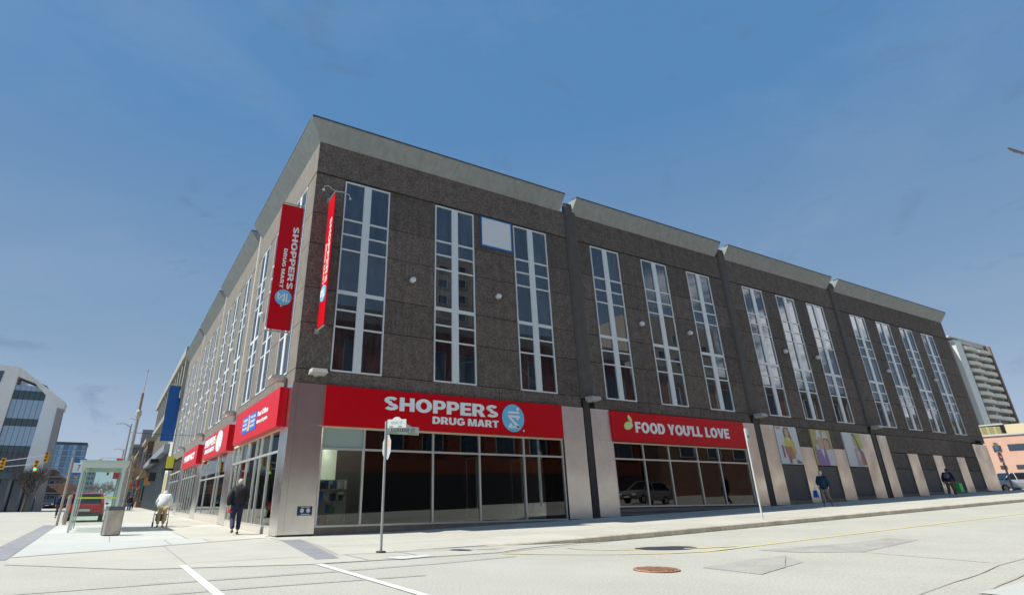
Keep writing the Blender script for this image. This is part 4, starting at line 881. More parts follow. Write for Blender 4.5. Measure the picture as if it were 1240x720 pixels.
rc = car('red hatchback seen from behind through the glass bus shelter', (-6.1, 23.4, 0), 0, (.50, .01, .02)); rc.scale = (1.06, 1, .92)
car('black car driving towards the viewer on King Street', (-13.4, 75, 0), math.pi, (.02, .022, .025), 'sedan')
car('dark car far down King Street under the brown tree', (-13.8, 105, 0), math.pi, (.05, .05, .06), 'sedan')
zc = rz(70)
car('silver grey car parked across College Street, seen mirrored under FOOD YOU\'LL LOVE', (33.5, -15.2, rz(33)), R(90), (.28, .29, .30))
car('white van-like car parked beyond the far corner of the drugstore', (68.6, 3.0, zc), R(60), (.62, .64, .66), 'suv')
car('silver car parked behind the dark blue one by the peach building', (76.2, 5.0, zc), R(80), (.50, .52, .54), 'suv')
car('dark blue car with red tail lights at the right edge', (73.8, 1.9, zc), R(-55), (.03, .05, .14), 'suv')

# ------------------------------------------------------------------ people
def skin(name, pts, edges, m, parent=None, sub=1, root=0):
    me = bpy.data.meshes.new(name); names = list(pts); me.from_pydata([pts[n_][0] for n_ in names], [(names.index(a), names.index(b)) for a, b in edges], [])
    o = bpy.data.objects.new(name, me); COL.objects.link(o)
    md = o.modifiers.new('skin', 'SKIN'); md.use_smooth_shade = True
    for i, n_ in enumerate(names):
        r_ = pts[n_][1]; r_ = r_ if isinstance(r_, tuple) else (r_, r_); me.skin_vertices[0].data[i].radius = r_; me.skin_vertices[0].data[i].use_root = (i == root)
    sb = o.modifiers.new('sub', 'SUBSURF'); sb.levels = sub; sb.render_levels = sub
    bpy.context.view_layer.update(); dg = bpy.context.evaluated_depsgraph_get(); nm = bpy.data.meshes.new_from_object(o.evaluated_get(dg))
    bpy.data.objects.remove(o); nm.materials.clear(); nm.materials.append(m); nm.name = name
    for p in nm.polygons: p.use_smooth = True
    return link(name, nm, parent)
def person(label, loc, rz_, jacket, trousers, shoes, hair, pose=None, hood=False, long=0.0, k=1.0, hat=None, bulk=1.0):
    """local: faces +y, right hand is +x"""
    J = dict(pel=(0, 0, .94), waist=(0, .0, 1.08), chest=(0, 0, 1.27), neck=(0, .0, 1.46), head=(0, .02, 1.53), crown=(0, .03, 1.67),
             sR=(.185, 0, 1.39), eR=(.25, -.05, 1.12), wR=(.26, .04, .88), sL=(-.185, 0, 1.39), eL=(-.25, -.05, 1.12), wL=(-.26, .04, .88),
             hR=(.10, 0, .90), kR=(.11, .03, .50), aR=(.11, -.03, .09), hL=(-.10, 0, .90), kL=(-.11, .03, .50), aL=(-.11, -.03, .09))
    if pose: J.update(pose)
    J = {a: Vector(b) * k for a, b in J.items()}
    t = thing('person', label, 'person', loc, rz_)
    pts = {'pel': (J['pel'], (.12 * k, .09 * k)), 'waist': (J['waist'], (.12 * k, .08 * k)), 'chest': (J['chest'], (.13 * k, .09 * k)), 'neck': (J['neck'], .055 * k), 'head': (J['head'], (.068 * k, .078 * k)), 'crown': (J['crown'], (.070 * k, .085 * k))}
    ed = [('pel', 'waist'), ('waist', 'chest'), ('chest', 'neck'), ('neck', 'head'), ('head', 'crown')]
    for s_ in 'RL':
        pts.update({'s' + s_: (J['s' + s_], .06 * k), 'e' + s_: (J['e' + s_], .045 * k), 'w' + s_: (J['w' + s_], .03 * k), 'h' + s_: (J['h' + s_], .07 * k), 'k' + s_: (J['k' + s_], .05 * k), 'a' + s_: (J['a' + s_], .04 * k)})
        d = (J['w' + s_] - J['e' + s_]).normalized(); palm = J['w' + s_] + d * .07 * k; pts['p' + s_] = (palm, (.034 * k, .02 * k))
        ed += [('chest', 's' + s_), ('s' + s_, 'e' + s_), ('e' + s_, 'w' + s_), ('w' + s_, 'p' + s_), ('pel', 'h' + s_), ('h' + s_, 'k' + s_), ('k' + s_, 'a' + s_)]
        sd_ = Vector((0, 1, 0)); cv = Vector((-.3 if s_ == 'R' else .3, .1, 0))
        for q in range(4):
            a_ = palm + sd_ * (q - 1.5) * .021 * k + d * .02 * k; b_ = a_ + d * (.045 - .006 * abs(q - 1)) * k; c_ = b_ + (d + cv).normalized() * .035 * k
            pts['f%d%s' % (q, s_)] = (a_, .0095 * k); pts['g%d%s' % (q, s_)] = (b_, .0085 * k); pts['t%d%s' % (q, s_)] = (c_, .0075 * k); ed += [('p' + s_, 'f%d%s' % (q, s_)), ('f%d%s' % (q, s_), 'g%d%s' % (q, s_)), ('g%d%s' % (q, s_), 't%d%s' % (q, s_))]
        th = J['w' + s_] + d * .03 * k + sd_ * .035 * k; pts['th' + s_] = (th, .011 * k); pts['ti' + s_] = (th + (d + sd_ * .5).normalized() * .045 * k, .009 * k); ed += [('w' + s_, 'th' + s_), ('th' + s_, 'ti' + s_)]
    body = skin('body', pts, ed, M_skin, t)
    jp = {'hem': (J['pel'] + Vector((0, 0, -.10 - long)) * k, ((.25 + long * .1) * k, (.20 + long * .1) * k)), 'w': (J['waist'], (.225 * k, .18 * k)), 'c': (J['chest'], (.235 * k, .175 * k)), 'n': (J['neck'] + Vector((0, 0, -.01)) * k, .09 * k)}
    je = [('hem', 'w'), ('w', 'c'), ('c', 'n')]
    for s_ in 'RL':
        jp.update({'s' + s_: (J['s' + s_], .11 * k), 'e' + s_: (J['e' + s_], .088 * k), 'u' + s_: (J['w' + s_], .062 * k)}); je += [('c', 's' + s_), ('s' + s_, 'e' + s_), ('e' + s_, 'u' + s_)]
    jp = {a: (b[0], tuple(q * bulk for q in b[1]) if isinstance(b[1], tuple) else b[1] * bulk) for a, b in jp.items()}
    skin('jacket', jp, je, jacket, t)
    tp = {'p': (J['pel'], (.19 * k, .155 * k))}; te = []
    for s_ in 'RL':
        tp.update({'h' + s_: (J['h' + s_] + Vector((0, 0, -.06)), .125 * k), 'k' + s_: (J['k' + s_], .092 * k), 'a' + s_: (J['a' + s_] + Vector((0, 0, .03)), .078 * k)}); te += [('p', 'h' + s_), ('h' + s_, 'k' + s_), ('k' + s_, 'a' + s_)]
    skin('trousers', tp, te, trousers, t)
    for s_ in 'RL':
        a_ = J['a' + s_]; MB().ball((a_.x, a_.y + .05 * k, max(.045, a_.z - .045)), (.05 * k, .135 * k, .05 * k), 10, 6).build('shoe', shoes, t, smooth=True)
    hc = (J['head'] + J['crown']) / 2 + Vector((0, -.012, .035)) * k
    MB().ball(hc, (.092 * k, .108 * k, .105 * k), 14, 8).build('hat' if hat else 'hair', hat or hair, t, smooth=True)
    fc = (J['head'] + J['crown']) / 2
    MB().prism([tuple(fc + Vector(v) * k) for v in ((-.015, .085, -.03), (.015, .085, -.03), (0, .085, .02))], [tuple(fc + Vector(v) * k) for v in ((-.006, .115, -.025), (.006, .115, -.025), (0, .10, .01))]).build('nose', M_skin, t)
    for sx in (-1, 1): MB().ball(fc + Vector((sx * .03, .082, .015)) * k, .010 * k, 6, 4).build('eye', M_black, t); MB().ball(fc + Vector((sx * .078, 0, -.01)) * k, (.012 * k, .02 * k, .03 * k), 6, 4).build('ear', M_skin, t)
    B('mouth', mat('lips', (.35, .12, .10), .6), t, fc.x - .02 * k, fc.x + .02 * k, fc.y + .083 * k, fc.y + .090 * k, fc.z - .058 * k, fc.z - .048 * k)
    if hood: MB().ball(J['neck'] + Vector((0, -.07, .03)) * k, (.10 * k, .05 * k, .06 * k), 12, 7).build('hood', jacket, t, smooth=True)
    return t
jb = mat('black_jacket', (.018, .018, .022), .8, nscale=20, nvar=.3); tb = mat('black_trousers', (.012, .012, .014), .8); tn = mat('navy_trousers', (.03, .03, .07), .8)
grey_hair = mat('grey_hair', (.50, .47, .40), .8); dark_hair = mat('dark_hair', (.04, .03, .025), .8); brown_shoe = mat('brown_shoe', (.06, .035, .025), .6)
p1 = person('person in a black jacket and dark trousers walking away beside the King Street windows', (-.95, 2.35, .012), R(-4), jb, tn, brown_shoe, grey_hair,
       dict(kR=(.11, .10, .52), aR=(.10, .02, .09), kL=(-.11, .02, .50), aL=(-.11, -.36, .15), eL=(-.30, -.12, 1.14), wL=(-.30, -.06, .87), eR=(.28, -.04, 1.13), wR=(.20, .16, .98), neck=(.02, .04, 1.46), head=(.02, .09, 1.53), crown=(.02, .11, 1.67)), hood=True, k=1.05, long=.03, bulk=1.18)
t = thing('red_glove_bag', 'small red bundle held in the left hand of the black-jacketed person', 'bag', (-1.2, 2.34, .76)); MB().ball((0, 0, .0), (.09, .09, .055), 10, 6).build('bundle', mat('bundle_red', (.70, .03, .05), .6), t, smooth=True); MB().ball((0.02, .03, .05), (.03, .03, .03), 8, 5).build('knot', MATS['bundle_red'], t)
wj = mat('white_jacket', (.62, .64, .66), .8, nscale=6, nvar=.08); beige = mat('beige_trousers', (.42, .32, .20), .8); tsh = mat('tan_shoe', (.3, .22, .15), .7)
WK = (-2.75, 10.6, .012)
p2 = person('stooped person in a long white coat leaning over a wheeled walker', WK, R(-6), wj, beige, tsh, wj,
       dict(waist=(0, .08, 1.03), chest=(0, .22, 1.20), neck=(0, .38, 1.31), head=(0, .46, 1.35), crown=(0, .52, 1.46), sR=(.18, .30, 1.27), eR=(.27, .30, 1.02), wR=(.24, .50, .92), sL=(-.18, .30, 1.27), eL=(-.27, .30, 1.02), wL=(-.24, .50, .92), pel=(0, -.02, .90), hR=(.09, -.02, .88), hL=(-.09, -.02, .88)), hood=True, long=.10, k=1.0, bulk=1.3, hat=mat('white_hood', (.64, .66, .66), .8))
t = thing('wheeled_walker', 'dark four wheeled walker pushed by the person in the white coat', 'walker', (WK[0] + .03, WK[1] + .62, WK[2]), R(-6))
mb = MB()
for sx in (-1, 1):
    mb.tube([(sx * .28, -.18, .88), (sx * .28, -.10, .84), (sx * .30, .05, .45), (sx * .30, .30, .12)], .016, 6); mb.tube([(sx * .30, .02, .55), (sx * .30, -.28, .12)], .016, 6)
mb.tube([(-.30, .05, .5), (.30, .05, .5)], .014, 6); mb.build('frame', mat('walker_frame', (.25, .2, .16), .4, metal=.5), t)
B('seat', M_black, t, -.26, .26, -.12, .16, .50, .54); B('bag', mat('bag_dark', (.03, .025, .02), .8), t, -.23, .23, .0, .22, .24, .49)
for sx in (-1, 1):
    for yy in (-.29, .31): MB().tube([(sx * .30 - .02, yy, .10), (sx * .30 + .02, yy, .10)], .10, 12).build('wheel', M_tyre, t); 
    MB().tube([(sx * .28, -.28, .88), (sx * .28, -.12, .88)], .02, 6).build('grip', M_black, t)
nj = mat('teal_navy_coat', (.012, .045, .09), .75, nscale=14, nvar=.3); gt = mat('grey_trousers', (.20, .18, .165), .8); lsh = mat('grey_shoe', (.30, .30, .32), .7)
X3 = 26.9; p3 = person('person in a dark blue coat and pale cap walking in the shade past the posters', (X3, -2.85, gz(X3)), R(100), nj, gt, lsh, grey_hair,
       dict(kR=(.10, .16, .52), aR=(.10, .18, .09), kL=(-.10, -.02, .50), aL=(-.10, -.38, .14), eR=(.24, .06, 1.12), wR=(.15, .20, 1.02), eL=(-.26, -.06, 1.12), wL=(-.26, .12, .92), head=(0, .06, 1.53), crown=(.0, .08, 1.67)), k=.98, long=.06, hat=mat('pale_cap', (.55, .55, .53), .8))
t = thing('shopping_bag', 'bright blue plastic bag carried by the person in the dark blue coat', 'bag', (X3 - .45, -2.62, gz(X3) + .42)); mb = MB(); mb.prism([(-.07, -.12, 0), (.07, -.12, 0), (.07, .12, 0), (-.07, .12, 0)], [(-.03, -.08, .34), (.03, -.08, .34), (.03, .08, .34), (-.03, .08, .34)]); mb.build('sack', mat('bag_blue', (.01, .13, .55), .5), t); MB().tube([(0, -.05, .34), (0.05, 0, .5), (0, .05, .34)], .012, 5).build('handle', MATS['bag_blue'], t)
pj = mat('navy_jacket', (.015, .014, .05), .8, nscale=14, nvar=.3); bt = mat('brown_trousers', (.09, .07, .055), .8); wsh = mat('white_shoe', (.55, .56, .58), .7)
X4 = 41.3; p4 = person('person in navy jacket with rucksack and green bag near the far wall end', (X4, -2.75, gz(X4)), R(-82), pj, bt, wsh, dark_hair,
       dict(waist=(0, .04, 1.07), chest=(0, .12, 1.26), neck=(0, .20, 1.43), head=(0, .25, 1.49), crown=(0, .28, 1.62), sR=(.185, .15, 1.37), sL=(-.185, .15, 1.37), kR=(.11, .16, .52), aR=(.11, .26, .10), kL=(-.11, .04, .50), aL=(-.11, -.26, .12), eR=(.26, .12, 1.10), wR=(.27, .30, .90), eL=(-.26, -.02, 1.10), wL=(-.28, .06, .86)), k=1.0)
MB().ball((0, -.04, 1.24), (.15, .10, .2), 12, 8).build('rucksack', mat('rucksack_grey', (.12, .13, .2), .8), p4, smooth=True)
t = thing('shopping_bag', 'bright green shopping bag carried by the person with the rucksack', 'bag', (X4 + .62, -3.0, gz(X4) + .30)); mb = MB(); mb.prism([(-.2, -.1, 0), (.2, -.1, 0), (.2, .1, 0), (-.2, .1, 0)], [(-.22, -.09, .5), (.22, -.09, .5), (.22, .09, .5), (-.22, .09, .5)]); mb.build('sack', mat('bag_green', (.01, .42, .07), .5), t); MB().tube([(-.1, 0, .5), (0, 0, .64), (.1, 0, .5)], .012, 5).build('handle', MATS['bag_green'], t)
jeans = mat('blue_jeans', (.05, .09, .2), .8); blk = jb
person('distant person in a dark jacket and blue jeans walking towards the viewer', (-2.9, 56, .012), R(185), blk, jeans, wsh, dark_hair, dict(kR=(.10, .12, .5), aR=(.1, .1, .09), aL=(-.11, -.2, .1)))
person('distant person in black behind the walker in blue jeans', (-3.5, 63, .012), R(170), jb, tb, brown_shoe, dark_hair, dict(kR=(.10, .1, .5), aL=(-.11, -.2, .1)))
person('person in a dark blue jacket near the bus stop, left of the red car', (-8.0, 33, .0), R(20), mat('dark_blue_jacket', (.02, .03, .09), .8), mat('charcoal_trousers', (.06, .05, .05), .8), brown_shoe, dark_hair)
person('distant person in a tan coat close to the dark shopfronts', (-2.2, 70, .012), R(200), mat('tan_coat', (.35, .22, .14), .8), tb, brown_shoe, dark_hair)

# ------------------------------------------------------------------ background buildings
def winparts(parent, fmk, org, cols, rows, w, h, fr_m, gl_m, depth=.06):
    """each window a part (frame) with its pane as a sub-part; meshes shared"""
    f0 = frame_map(fmk, (0, 0, 0)); q = MB(); e = .08 * min(w, 1.2)
    for a in ((0, e, 0, h), (w - e, w, 0, h), (e, w - e, 0, e), (e, w - e, h - e, h)):
        P = [f0(a[0], a[2], -.02), f0(a[1], a[2], -.02), f0(a[1], a[3], -.02), f0(a[0], a[3], -.02)]; Q = [f0(a[0], a[2], depth), f0(a[1], a[2], depth), f0(a[1], a[3], depth), f0(a[0], a[3], depth)]; q.prism(P, Q)
    fme = mesh('window', q.V, q.F, fr_m)
    q = MB(); P = [f0(e, e, .0), f0(w - e, e, .0), f0(w - e, h - e, .0), f0(e, h - e, .0)]; Q = [f0(e, e, .02), f0(w - e, e, .02), f0(w - e, h - e, .02), f0(e, h - e, .02)]; q.prism(P, Q); gme = mesh('pane', q.V, q.F, gl_m)
    fm = frame_map(fmk, org)
    for c in cols:
        for r_ in rows: o = link('window', fme, parent, fm(c, r_, 0)); link('pane', gme, o)
M_bgl = mat('far_glass', (.05, .08, .12), .06, ior=1.9); M_bglb = mat('curtain_glass', (.20, .32, .45), .08, ior=2.2, spec=.7)
M_brick = mat('red_brick', (.20, .055, .035), .9, nscale=1.2, nvar=.2, fine=(16, .2)); M_white2 = mat('white_render', (.46, .47, .47), .8, nscale=.5, nvar=.06)
M_dkf = mat('dark_frame', (.03, .03, .035), .6)
# --- glass fronted white building, left edge
t = thing('office_building', 'angular white framed office building with a leaning blue glass front, left edge', 'building', (-18, 70, 0))
f0 = frame_map('S', (0, 0, 0))
def poly(name, pts, m_, n0, n1, par=None): return polyface(name, [(x + 18, z) for x, z in pts], m_, par or t, f0, n0, n1)
M_wh = mat('white_fin', (.72, .70, .68), .7, nscale=.4, nvar=.08); M_whp = mat('white_wall_panel', (.72, .75, .80), .4)
poly('frame', [(-34, 3.6), (-18.25, 3.6), (-18.1, 17.0), (-20.3, 17.1), (-34, 17.1)], M_wh, -10, .3)
poly('window', [(-22.6, 14.9), (-19.7, 14.9), (-19.6, 16.35), (-22.6, 16.4)], M_bgl, .31, .36)
poly('window', [(-22.6, 11.0), (-19.7, 11.0), (-19.7, 13.0), (-22.6, 13.0)], M_bgl, .31, .36)
poly('frame', [(-18.1, 17.0), (-18.2, 15.9), (-16.2, 15.2), (-13.1, 12.3), (-12.35, 12.1), (-12.35, 13.0)], M_wh, -3.2, .2)
poly('frame', [(-13.1, 12.4), (-12.4, 12.4), (-12.0, 0), (-12.75, 0)], mat('shaded_fin', (.30, .29, .30), .7), -1.6, .1)  # leg of the white frame, its shade put into the colour
poly('white_wall', [(-14.65, 14.4), (-13.1, 12.3), (-12.75, 4.4), (-14.75, 4.4)], M_whp, -1.0, .02)
M_teal = mat('teal_spandrel', (.05, .085, .10), .25, ior=1.7)
bands = [(14.85, 14.2, M_bglb), (14.18, 13.1, M_teal), (13.08, 10.75, M_bglb), (10.73, 9.85, M_teal), (9.83, 7.5, M_bglb), (7.48, 6.7, M_teal), (6.68, 4.4, mat('dark_reflection_glass', (.04, .05, .07), .1, ior=1.8))]  # lowest row: a dark reflection put into the glass colour
for z1, z0, m_ in bands:
    for k in range(6):
        a, b = -18.12 + k * .575, -18.12 + (k + 1) * .575 - .035
        poly('pane', [(a, z0), (b, z0), (b, z1), (a, z1)], m_, -1.0, -.3 + (.05 if m_ is M_teal else 0))
poly('backing_wall', [(-18.1, 4.4), (-14.7, 4.4), (-14.7, 14.8), (-18.1, 14.8)], M_dkf, -9, -1.01)
poly('canopy', [(-34, 3.6), (-12.9, 3.6), (-12.9, 4.38), (-34, 4.38)], M_teal, -4, .5)
for k in range(9): xx = -24 + k * 1.35; poly('column', [(xx, 0), (xx + .3, 0), (xx + .3, 3.59), (xx, 3.59)], mat('grey_column', (.22, .22, .23), .6), -.3, .2)
poly('ground_glass', [(-34, 0), (-13, 0), (-13, 3.59), (-34, 3.59)], M_bgl, -4, -.9)
poly('penthouse', [(-16.6, 15.2), (-15.2, 14.6), (-15.2, 15.5), (-16.4, 16.0)], M_dkf, -9, -4)
# --- dark stepped building behind
t = thing('dark_building', 'dark brown stepped low building between the glass office and the blue tower', 'building', (-15, 110, 0))
M_db = mat('dark_cladding', (.07, .055, .055), .7)
for a, b, h_, y0 in ((-5, 2.4, 3.8, 0), (-4.6, 1.7, 5.2, 2), (-3, 3.2, 2.4, -3), (-6, .2, 6.6, 5)):
    o = B('wall', M_db, t, a, b, y0, y0 + 14, 0, h_); B('roof', mat('pale_coping', (.3, .3, .3), .7), o, a - .1, b + .1, y0 - .15, y0 + 14, h_, h_ + .14)
winparts(t, 'S', (-4.4, 2 - .01, 0), [0, 1.1, 2.2, 3.3, 4.4, 5.3], [3.95], .8, .7, MATS['pale_coping'], M_bgl); winparts(t, 'S', (-2.6, -3.01, 0), [0, 1.2, 2.4, 3.6, 4.6], [.6, 1.5], .8, .6, MATS['pale_coping'], M_bgl)
# --- blue glass tower
t = thing('glass_tower', 'blue glass residential tower behind the bus stop sign', 'building', (-33, 330, -1))
M_tw = mat('tower_core', (.09, .11, .14), .6); o = B('wall', M_tw, t, 0, 13.2, 0, 16, 0, 28.2); B('roof_slab', mat('tower_cap', (.05, .06, .08), .6), t, -.4, 13.4, -.4, 16, 28.25, 29.2)
for k in range(10):
    z = 1 + k * 2.72
    B('slab_edge', mat('tower_slab', (.36, .40, .44), .6), t, -.25, 13.35, -.5, -.01, z - .22, z)
    for c in range(7): cbox('window', mat('tower_glass_%d' % ((k * 3 + c * 5) % 3), ((.08, .20, .34), (.05, .11, .2), (.16, .30, .42))[(k * 3 + c * 5) % 3], .12, ior=2.0), t, .1 + c * 1.88, .1 + c * 1.88 + 1.7, -.14, -.02, z + .03, z + 2.42)
t = thing('tower_block', 'pale hazy tower block to the right of the blue tower', 'building', (-22, 400, -1)); B('wall', mat('pale_block', (.26, .28, .31), .8), t, 0, 7.3, 0, 12, 0, 23.5)
winparts(t, 'S', (.4, -.01, 1), [0, 1.7, 3.4, 5.1], [2 + 2.7 * k for k in range(8)], 1.2, 1.5, mat('block_frame', (.3, .32, .35), .7), M_bgl)
# --- next building along King Street (pale precast ledges)
t = thing('precast_building', 'pale precast building with long ledges, beyond the drugstore on King Street', 'building', (0, 49.3, 0))
M_pc = mat('precast', (.30, .31, .285), .8, nscale=.6, nvar=.1)
B('wall', M_pc, t, .3, 20, 0, 50, 6.6, 17.2); B('ground_wall', M_dkf, t, .6, 20, 5, 50, 0, 6.5)
B('ledge', M_pc, t, -.55, .29, 0, 50, 16.3, 17.3); B('ledge', M_pc, t, -.35, .29, 0, 50, 11.6, 12.4); B('ledge', mat('bluish_canopy', (.20, .24, .28), .6), t, -.7, .59, 4, 50, 6.2, 7.0)
B('white_pier', mat('white_pier', (.52, .52, .48), .7), t, -.1, 5, .05, 4.2, 0, 8.3); B('side_poster', mat('beige_poster', (.42, .33, .16), .7), t, -.13, -.101, 1.2, 3.4, .8, 3.8)
for k in range(12):
    y = .8 + k * 4.1
    cbox('fin', M_pc, t, -.3, .29, y, y + .9, 12.41, 16.29)
    cbox('window', mat('brown_recess', (.10, .07, .04), .5), t, .27, .31, y + 1.1, y + 3.9, 12.8, 16.0); cbox('window', mat('brown_recess', (.10, .07, .04), .5), t, .27, .31, y + 1.1, y + 3.9, 8.0, 11.0)
for k in range(13): cbox('shop_post', mat('post_grey', (.16, .18, .20), .5), t, -.05, .2, 5.0 + k * 3.4, 5.3 + k * 3.4, 0, 6.19)
for k in range(12): cbox('shop_glass', M_bgl, t, .3, .36, 5.35 + k * 3.4, 8.35 + k * 3.4, .4, 5.8)
B('awning', M_black, t, -1.6, -.72, 8, 11, 5.2, 5.6)
# --- brick and grey buildings further
t = thing('brick_building', 'brown brick building with dark arches and a red awning far along King Street', 'building', (-.6, 102, 0))
M_br2 = mat('brown_brick', (.17, .12, .085), .9, nscale=1.5, nvar=.25, fine=(8, .2)); B('wall', M_br2, t, 0, 16, 0, 14, 0, 11.2); B('cornice', mat('tan_cornice', (.42, .36, .27), .7), t, -.5, 16.2, -.3, 14, 11.21, 11.7); B('cornice', MATS['tan_cornice'], t, -.4, 16.1, -.2, 14, 4.9, 5.3)
for yy in (.8, 4.4, 8.0):
    for z0 in (1.0, 6.3):
        P = [(-.06, yy, z0), (-.06, yy + 2.4, z0), (-.06, yy + 2.4, z0 + 2.6)] + [(-.06, yy + 1.2 + 1.2 * math.cos(a_), z0 + 2.6 + 1.1 * math.sin(a_)) for a_ in (.5, 1.05, 1.57, 2.1, 2.64)] + [(-.06, yy, z0 + 2.6)]
        MB().prism(P, [(p[0] + .1, p[1], p[2]) for p in P]).build('arched_window', M_bgl, t)
P = [(0.3 + k_ * 2.4, -.05, z_) for k_, z_ in ()]
winparts(t, 'S', (.4, -.02, 0), [.0, 2.2, 4.4], [1.0, 6.2], 1.4, 2.8, MATS['tan_cornice'], M_bgl)
B('awning', mat('awning_red', (.35, .02, .03), .7), t, -1.4, -.41, 2, 6, 3.4, 3.9)
t = thing('grey_building', 'grey flat roofed block with a penthouse at the end of King Street', 'building', (-2.6, 128, 0))
M_gb = mat('grey_block', (.16, .16, .17), .8); B('wall', M_gb, t, 0, 20, 0, 22, 0, 12.0); B('parapet', mat('grey_parapet', (.26, .26, .27), .8), t, -.3, 20, -.3, 22, 12.01, 12.6); B('penthouse', mat('lilac_grey', (.24, .24, .26), .8), t, 1.4, 14, 2, 14, 12.61, 16.0)
winparts(t, 'S', (.5, -.01, 0), [.2, 1.7, 3.2, 4.7], [1.4, 4.3, 7.2, 9.8], 1.0, 1.6, mat('grey_fr', (.3, .3, .3), .7), M_bgl)
t = thing('public_sculpture', 'slender yellow ochre street sculpture in front of the brick building', 'sculpture', (-3.0, 84, 0)); MB().tube([(0, 0, 0), (.3, 0, 4.0), (.1, 0, 6.3), (.7, 0, 8.2)], [.16, .16, .26, .06], 8).build('stem', mat('ochre', (.55, .38, .12), .6), t); MB().ball((.2, -.1, 5.6), (.5, .3, .35), 8, 6).build('knot', MATS['ochre'], t)
# --- west side of King Street (left of the frame, mirrored in the King Street glass)
t = thing('west_terrace', 'low pale terrace across King Street, seen mirrored in the shop glass', 'building', (-52, -16, 0)); B('wall', mat('terrace_render', (.55, .53, .47), .8, nscale=.5, nvar=.1), t, 0, 16, 0, 62, 0, 7.2); B('cornice', M_white2, t, 15, 16.5, 0, 62, 7.21, 7.7)
winparts(t, 'E', (16.01, 0, 0), [1.5 + 3.1 * k for k in range(19)], [1.0, 4.6], 1.9, 2.3, M_white2, M_bgl)
# --- south side of College Street (behind the viewer, mirrored in the windows)
t = thing('brick_block', 'red brick block with sash windows across College Street, seen mirrored in the windows', 'building', (-4, -27, 0))
B('wall', M_brick, t, 0, 50, -14, 0, 0, 16.0); B('cornice', mat('dull_cornice', (.2, .19, .18), .8), t, -.3, 50.3, -14, .5, 16.01, 17.2); B('shopfront_base', M_dkf, t, 0, 50, .01, .15, 0, 3.2)
winparts(t, 'N', (50, 0, 0), [1.2 + 4.0 * k for k in range(12)], [5.0, 10.6], 2.2, 3.6, MATS['dull_cornice'], M_bgl, .1)
t = thing('cream_tower', 'cream apartment tower beyond the brick block, seen mirrored in the windows', 'building', (38, -62, 0)); B('wall', mat('cream_wall', (.42, .38, .32), .8, nscale=.4, nvar=.06), t, 0, 10, -16, 0, 0, 42)
winparts(t, 'N', (10, 0, 0), [.8, 4.0, 7.2], [3 + 3 * k for k in range(13)], 2.0, 1.6, M_white2, M_bgl, .1)
t = thing('cream_slab', 'wide cream apartment slab further off, seen mirrored in the second bay of windows', 'building', (86, -62, 0)); B('wall', MATS['cream_wall'], t, 0, 26, -14, 0, 0, 38)
winparts(t, 'N', (26, 0, 0), [1.5, 6.5, 11.5, 16.5, 21.5], [24, 28, 32], 2.2, 1.6, M_white2, M_bgl, .1)
t = thing('brick_warehouse', 'orange brick warehouse further along College Street, seen mirrored in the windows', 'building', (48, -28, 0)); B('wall', mat('orange_brick', (.31, .17, .12), .9, nscale=1, nvar=.2), t, 0, 60, -16, 0, 0, 15); B('parapet', MATS['dull_cornice'], t, 0, 60, -.4, .2, 15.01, 16)
winparts(t, 'N', (60, 0, 1), [1.5 + 5 * k for k in range(11)], [4.5, 10], 2.6, 3.4, M_white2, M_bgl, .1)
t = thing('peach_terrace', 'long peach and cream terrace at the east end of College Street, seen mirrored', 'building', (110, -30, 1)); B('wall', mat('terrace_peach', (.50, .40, .31), .85, nscale=.6, nvar=.1), t, 0, 80, -16, 0, 0, 13); B('parapet', M_white2, t, 0, 80, -.4, .2, 13.01, 13.6)
winparts(t, 'N', (80, 0, 1), [1.5 + 5 * k for k in range(15)], [2.5, 8], 2.2, 3, M_white2, M_bgl, .1)

# --- right edge: apartment tower, peach building and rooftops
t = thing('apartment_tower', 'tall pale apartment tower with two columns of rounded balconies', 'building', (238, 60, 0))
M_ap = mat('apartment_concrete', (.50, .48, .44), .8, nscale=.3, nvar=.06); M_apb = mat('apartment_brick', (.20, .145, .12), .9)
B('wall', M_ap, t, 9.5, 31, 0, 16, 0, 52); B('stair_slab', mat('pale_slab', (.55, .57, .55), .7), t, 4.2, 9.4, -.8, 14, 0, 51.2); B('brick_wing', M_apb, t, -2.5, 4.1, .6, 14, 0, 50.6); B('edge_pier', M_apb, t, 31.01, 32.2, -1.6, 14, 0, 51.8)
B('roof', M_white2, t, 2, 33, -.5, 16, 52.01, 52.5)
for k in range(17):
    z = 51.0 - 2.62 * (k + 1)
    for c in range(2):
        a = 10.0 + c * 10.6; q = MB(); P = [(a, 0, z), (a, -1.0, z)] + [(a + 4.9 - 4.9 * math.cos(x_), -1.0 - .9 * math.sin(x_), z) for x_ in (.5, 1.0, 1.57, 2.1, 2.6)] + [(a + 9.8, -1.0, z), (a + 9.8, 0, z)]
        q.prism(P, [(p[0], p[1], z + 1.15) for p in P]); q.build('balcony', mat('balcony_white', (.56, .54, .49), .7), t)
        cbox('window', mat('balcony_recess', (.10, .085, .07), .5), t, a + .5, a + 9.3, -.06, -.01, z + 1.18, z + 2.58)
    cbox('window', mat('wing_window', (.50, .53, .56), .3), t, -1.6, 1.6, .5, .59, z + .4, z + 1.7)
t = thing('peach_building', 'peach coloured low building with small dark windows beyond the far corner', 'building', (85, 0, 1.3))
M_pe = mat('peach_render', (.55, .35, .27), .85, nscale=.5, nvar=.05); B('wall', M_pe, t, 0, 14, -6, 11, -.3, 6.2); B('coping', M_white2, t, -.15, 14, -6, 11.1, 6.21, 6.4)
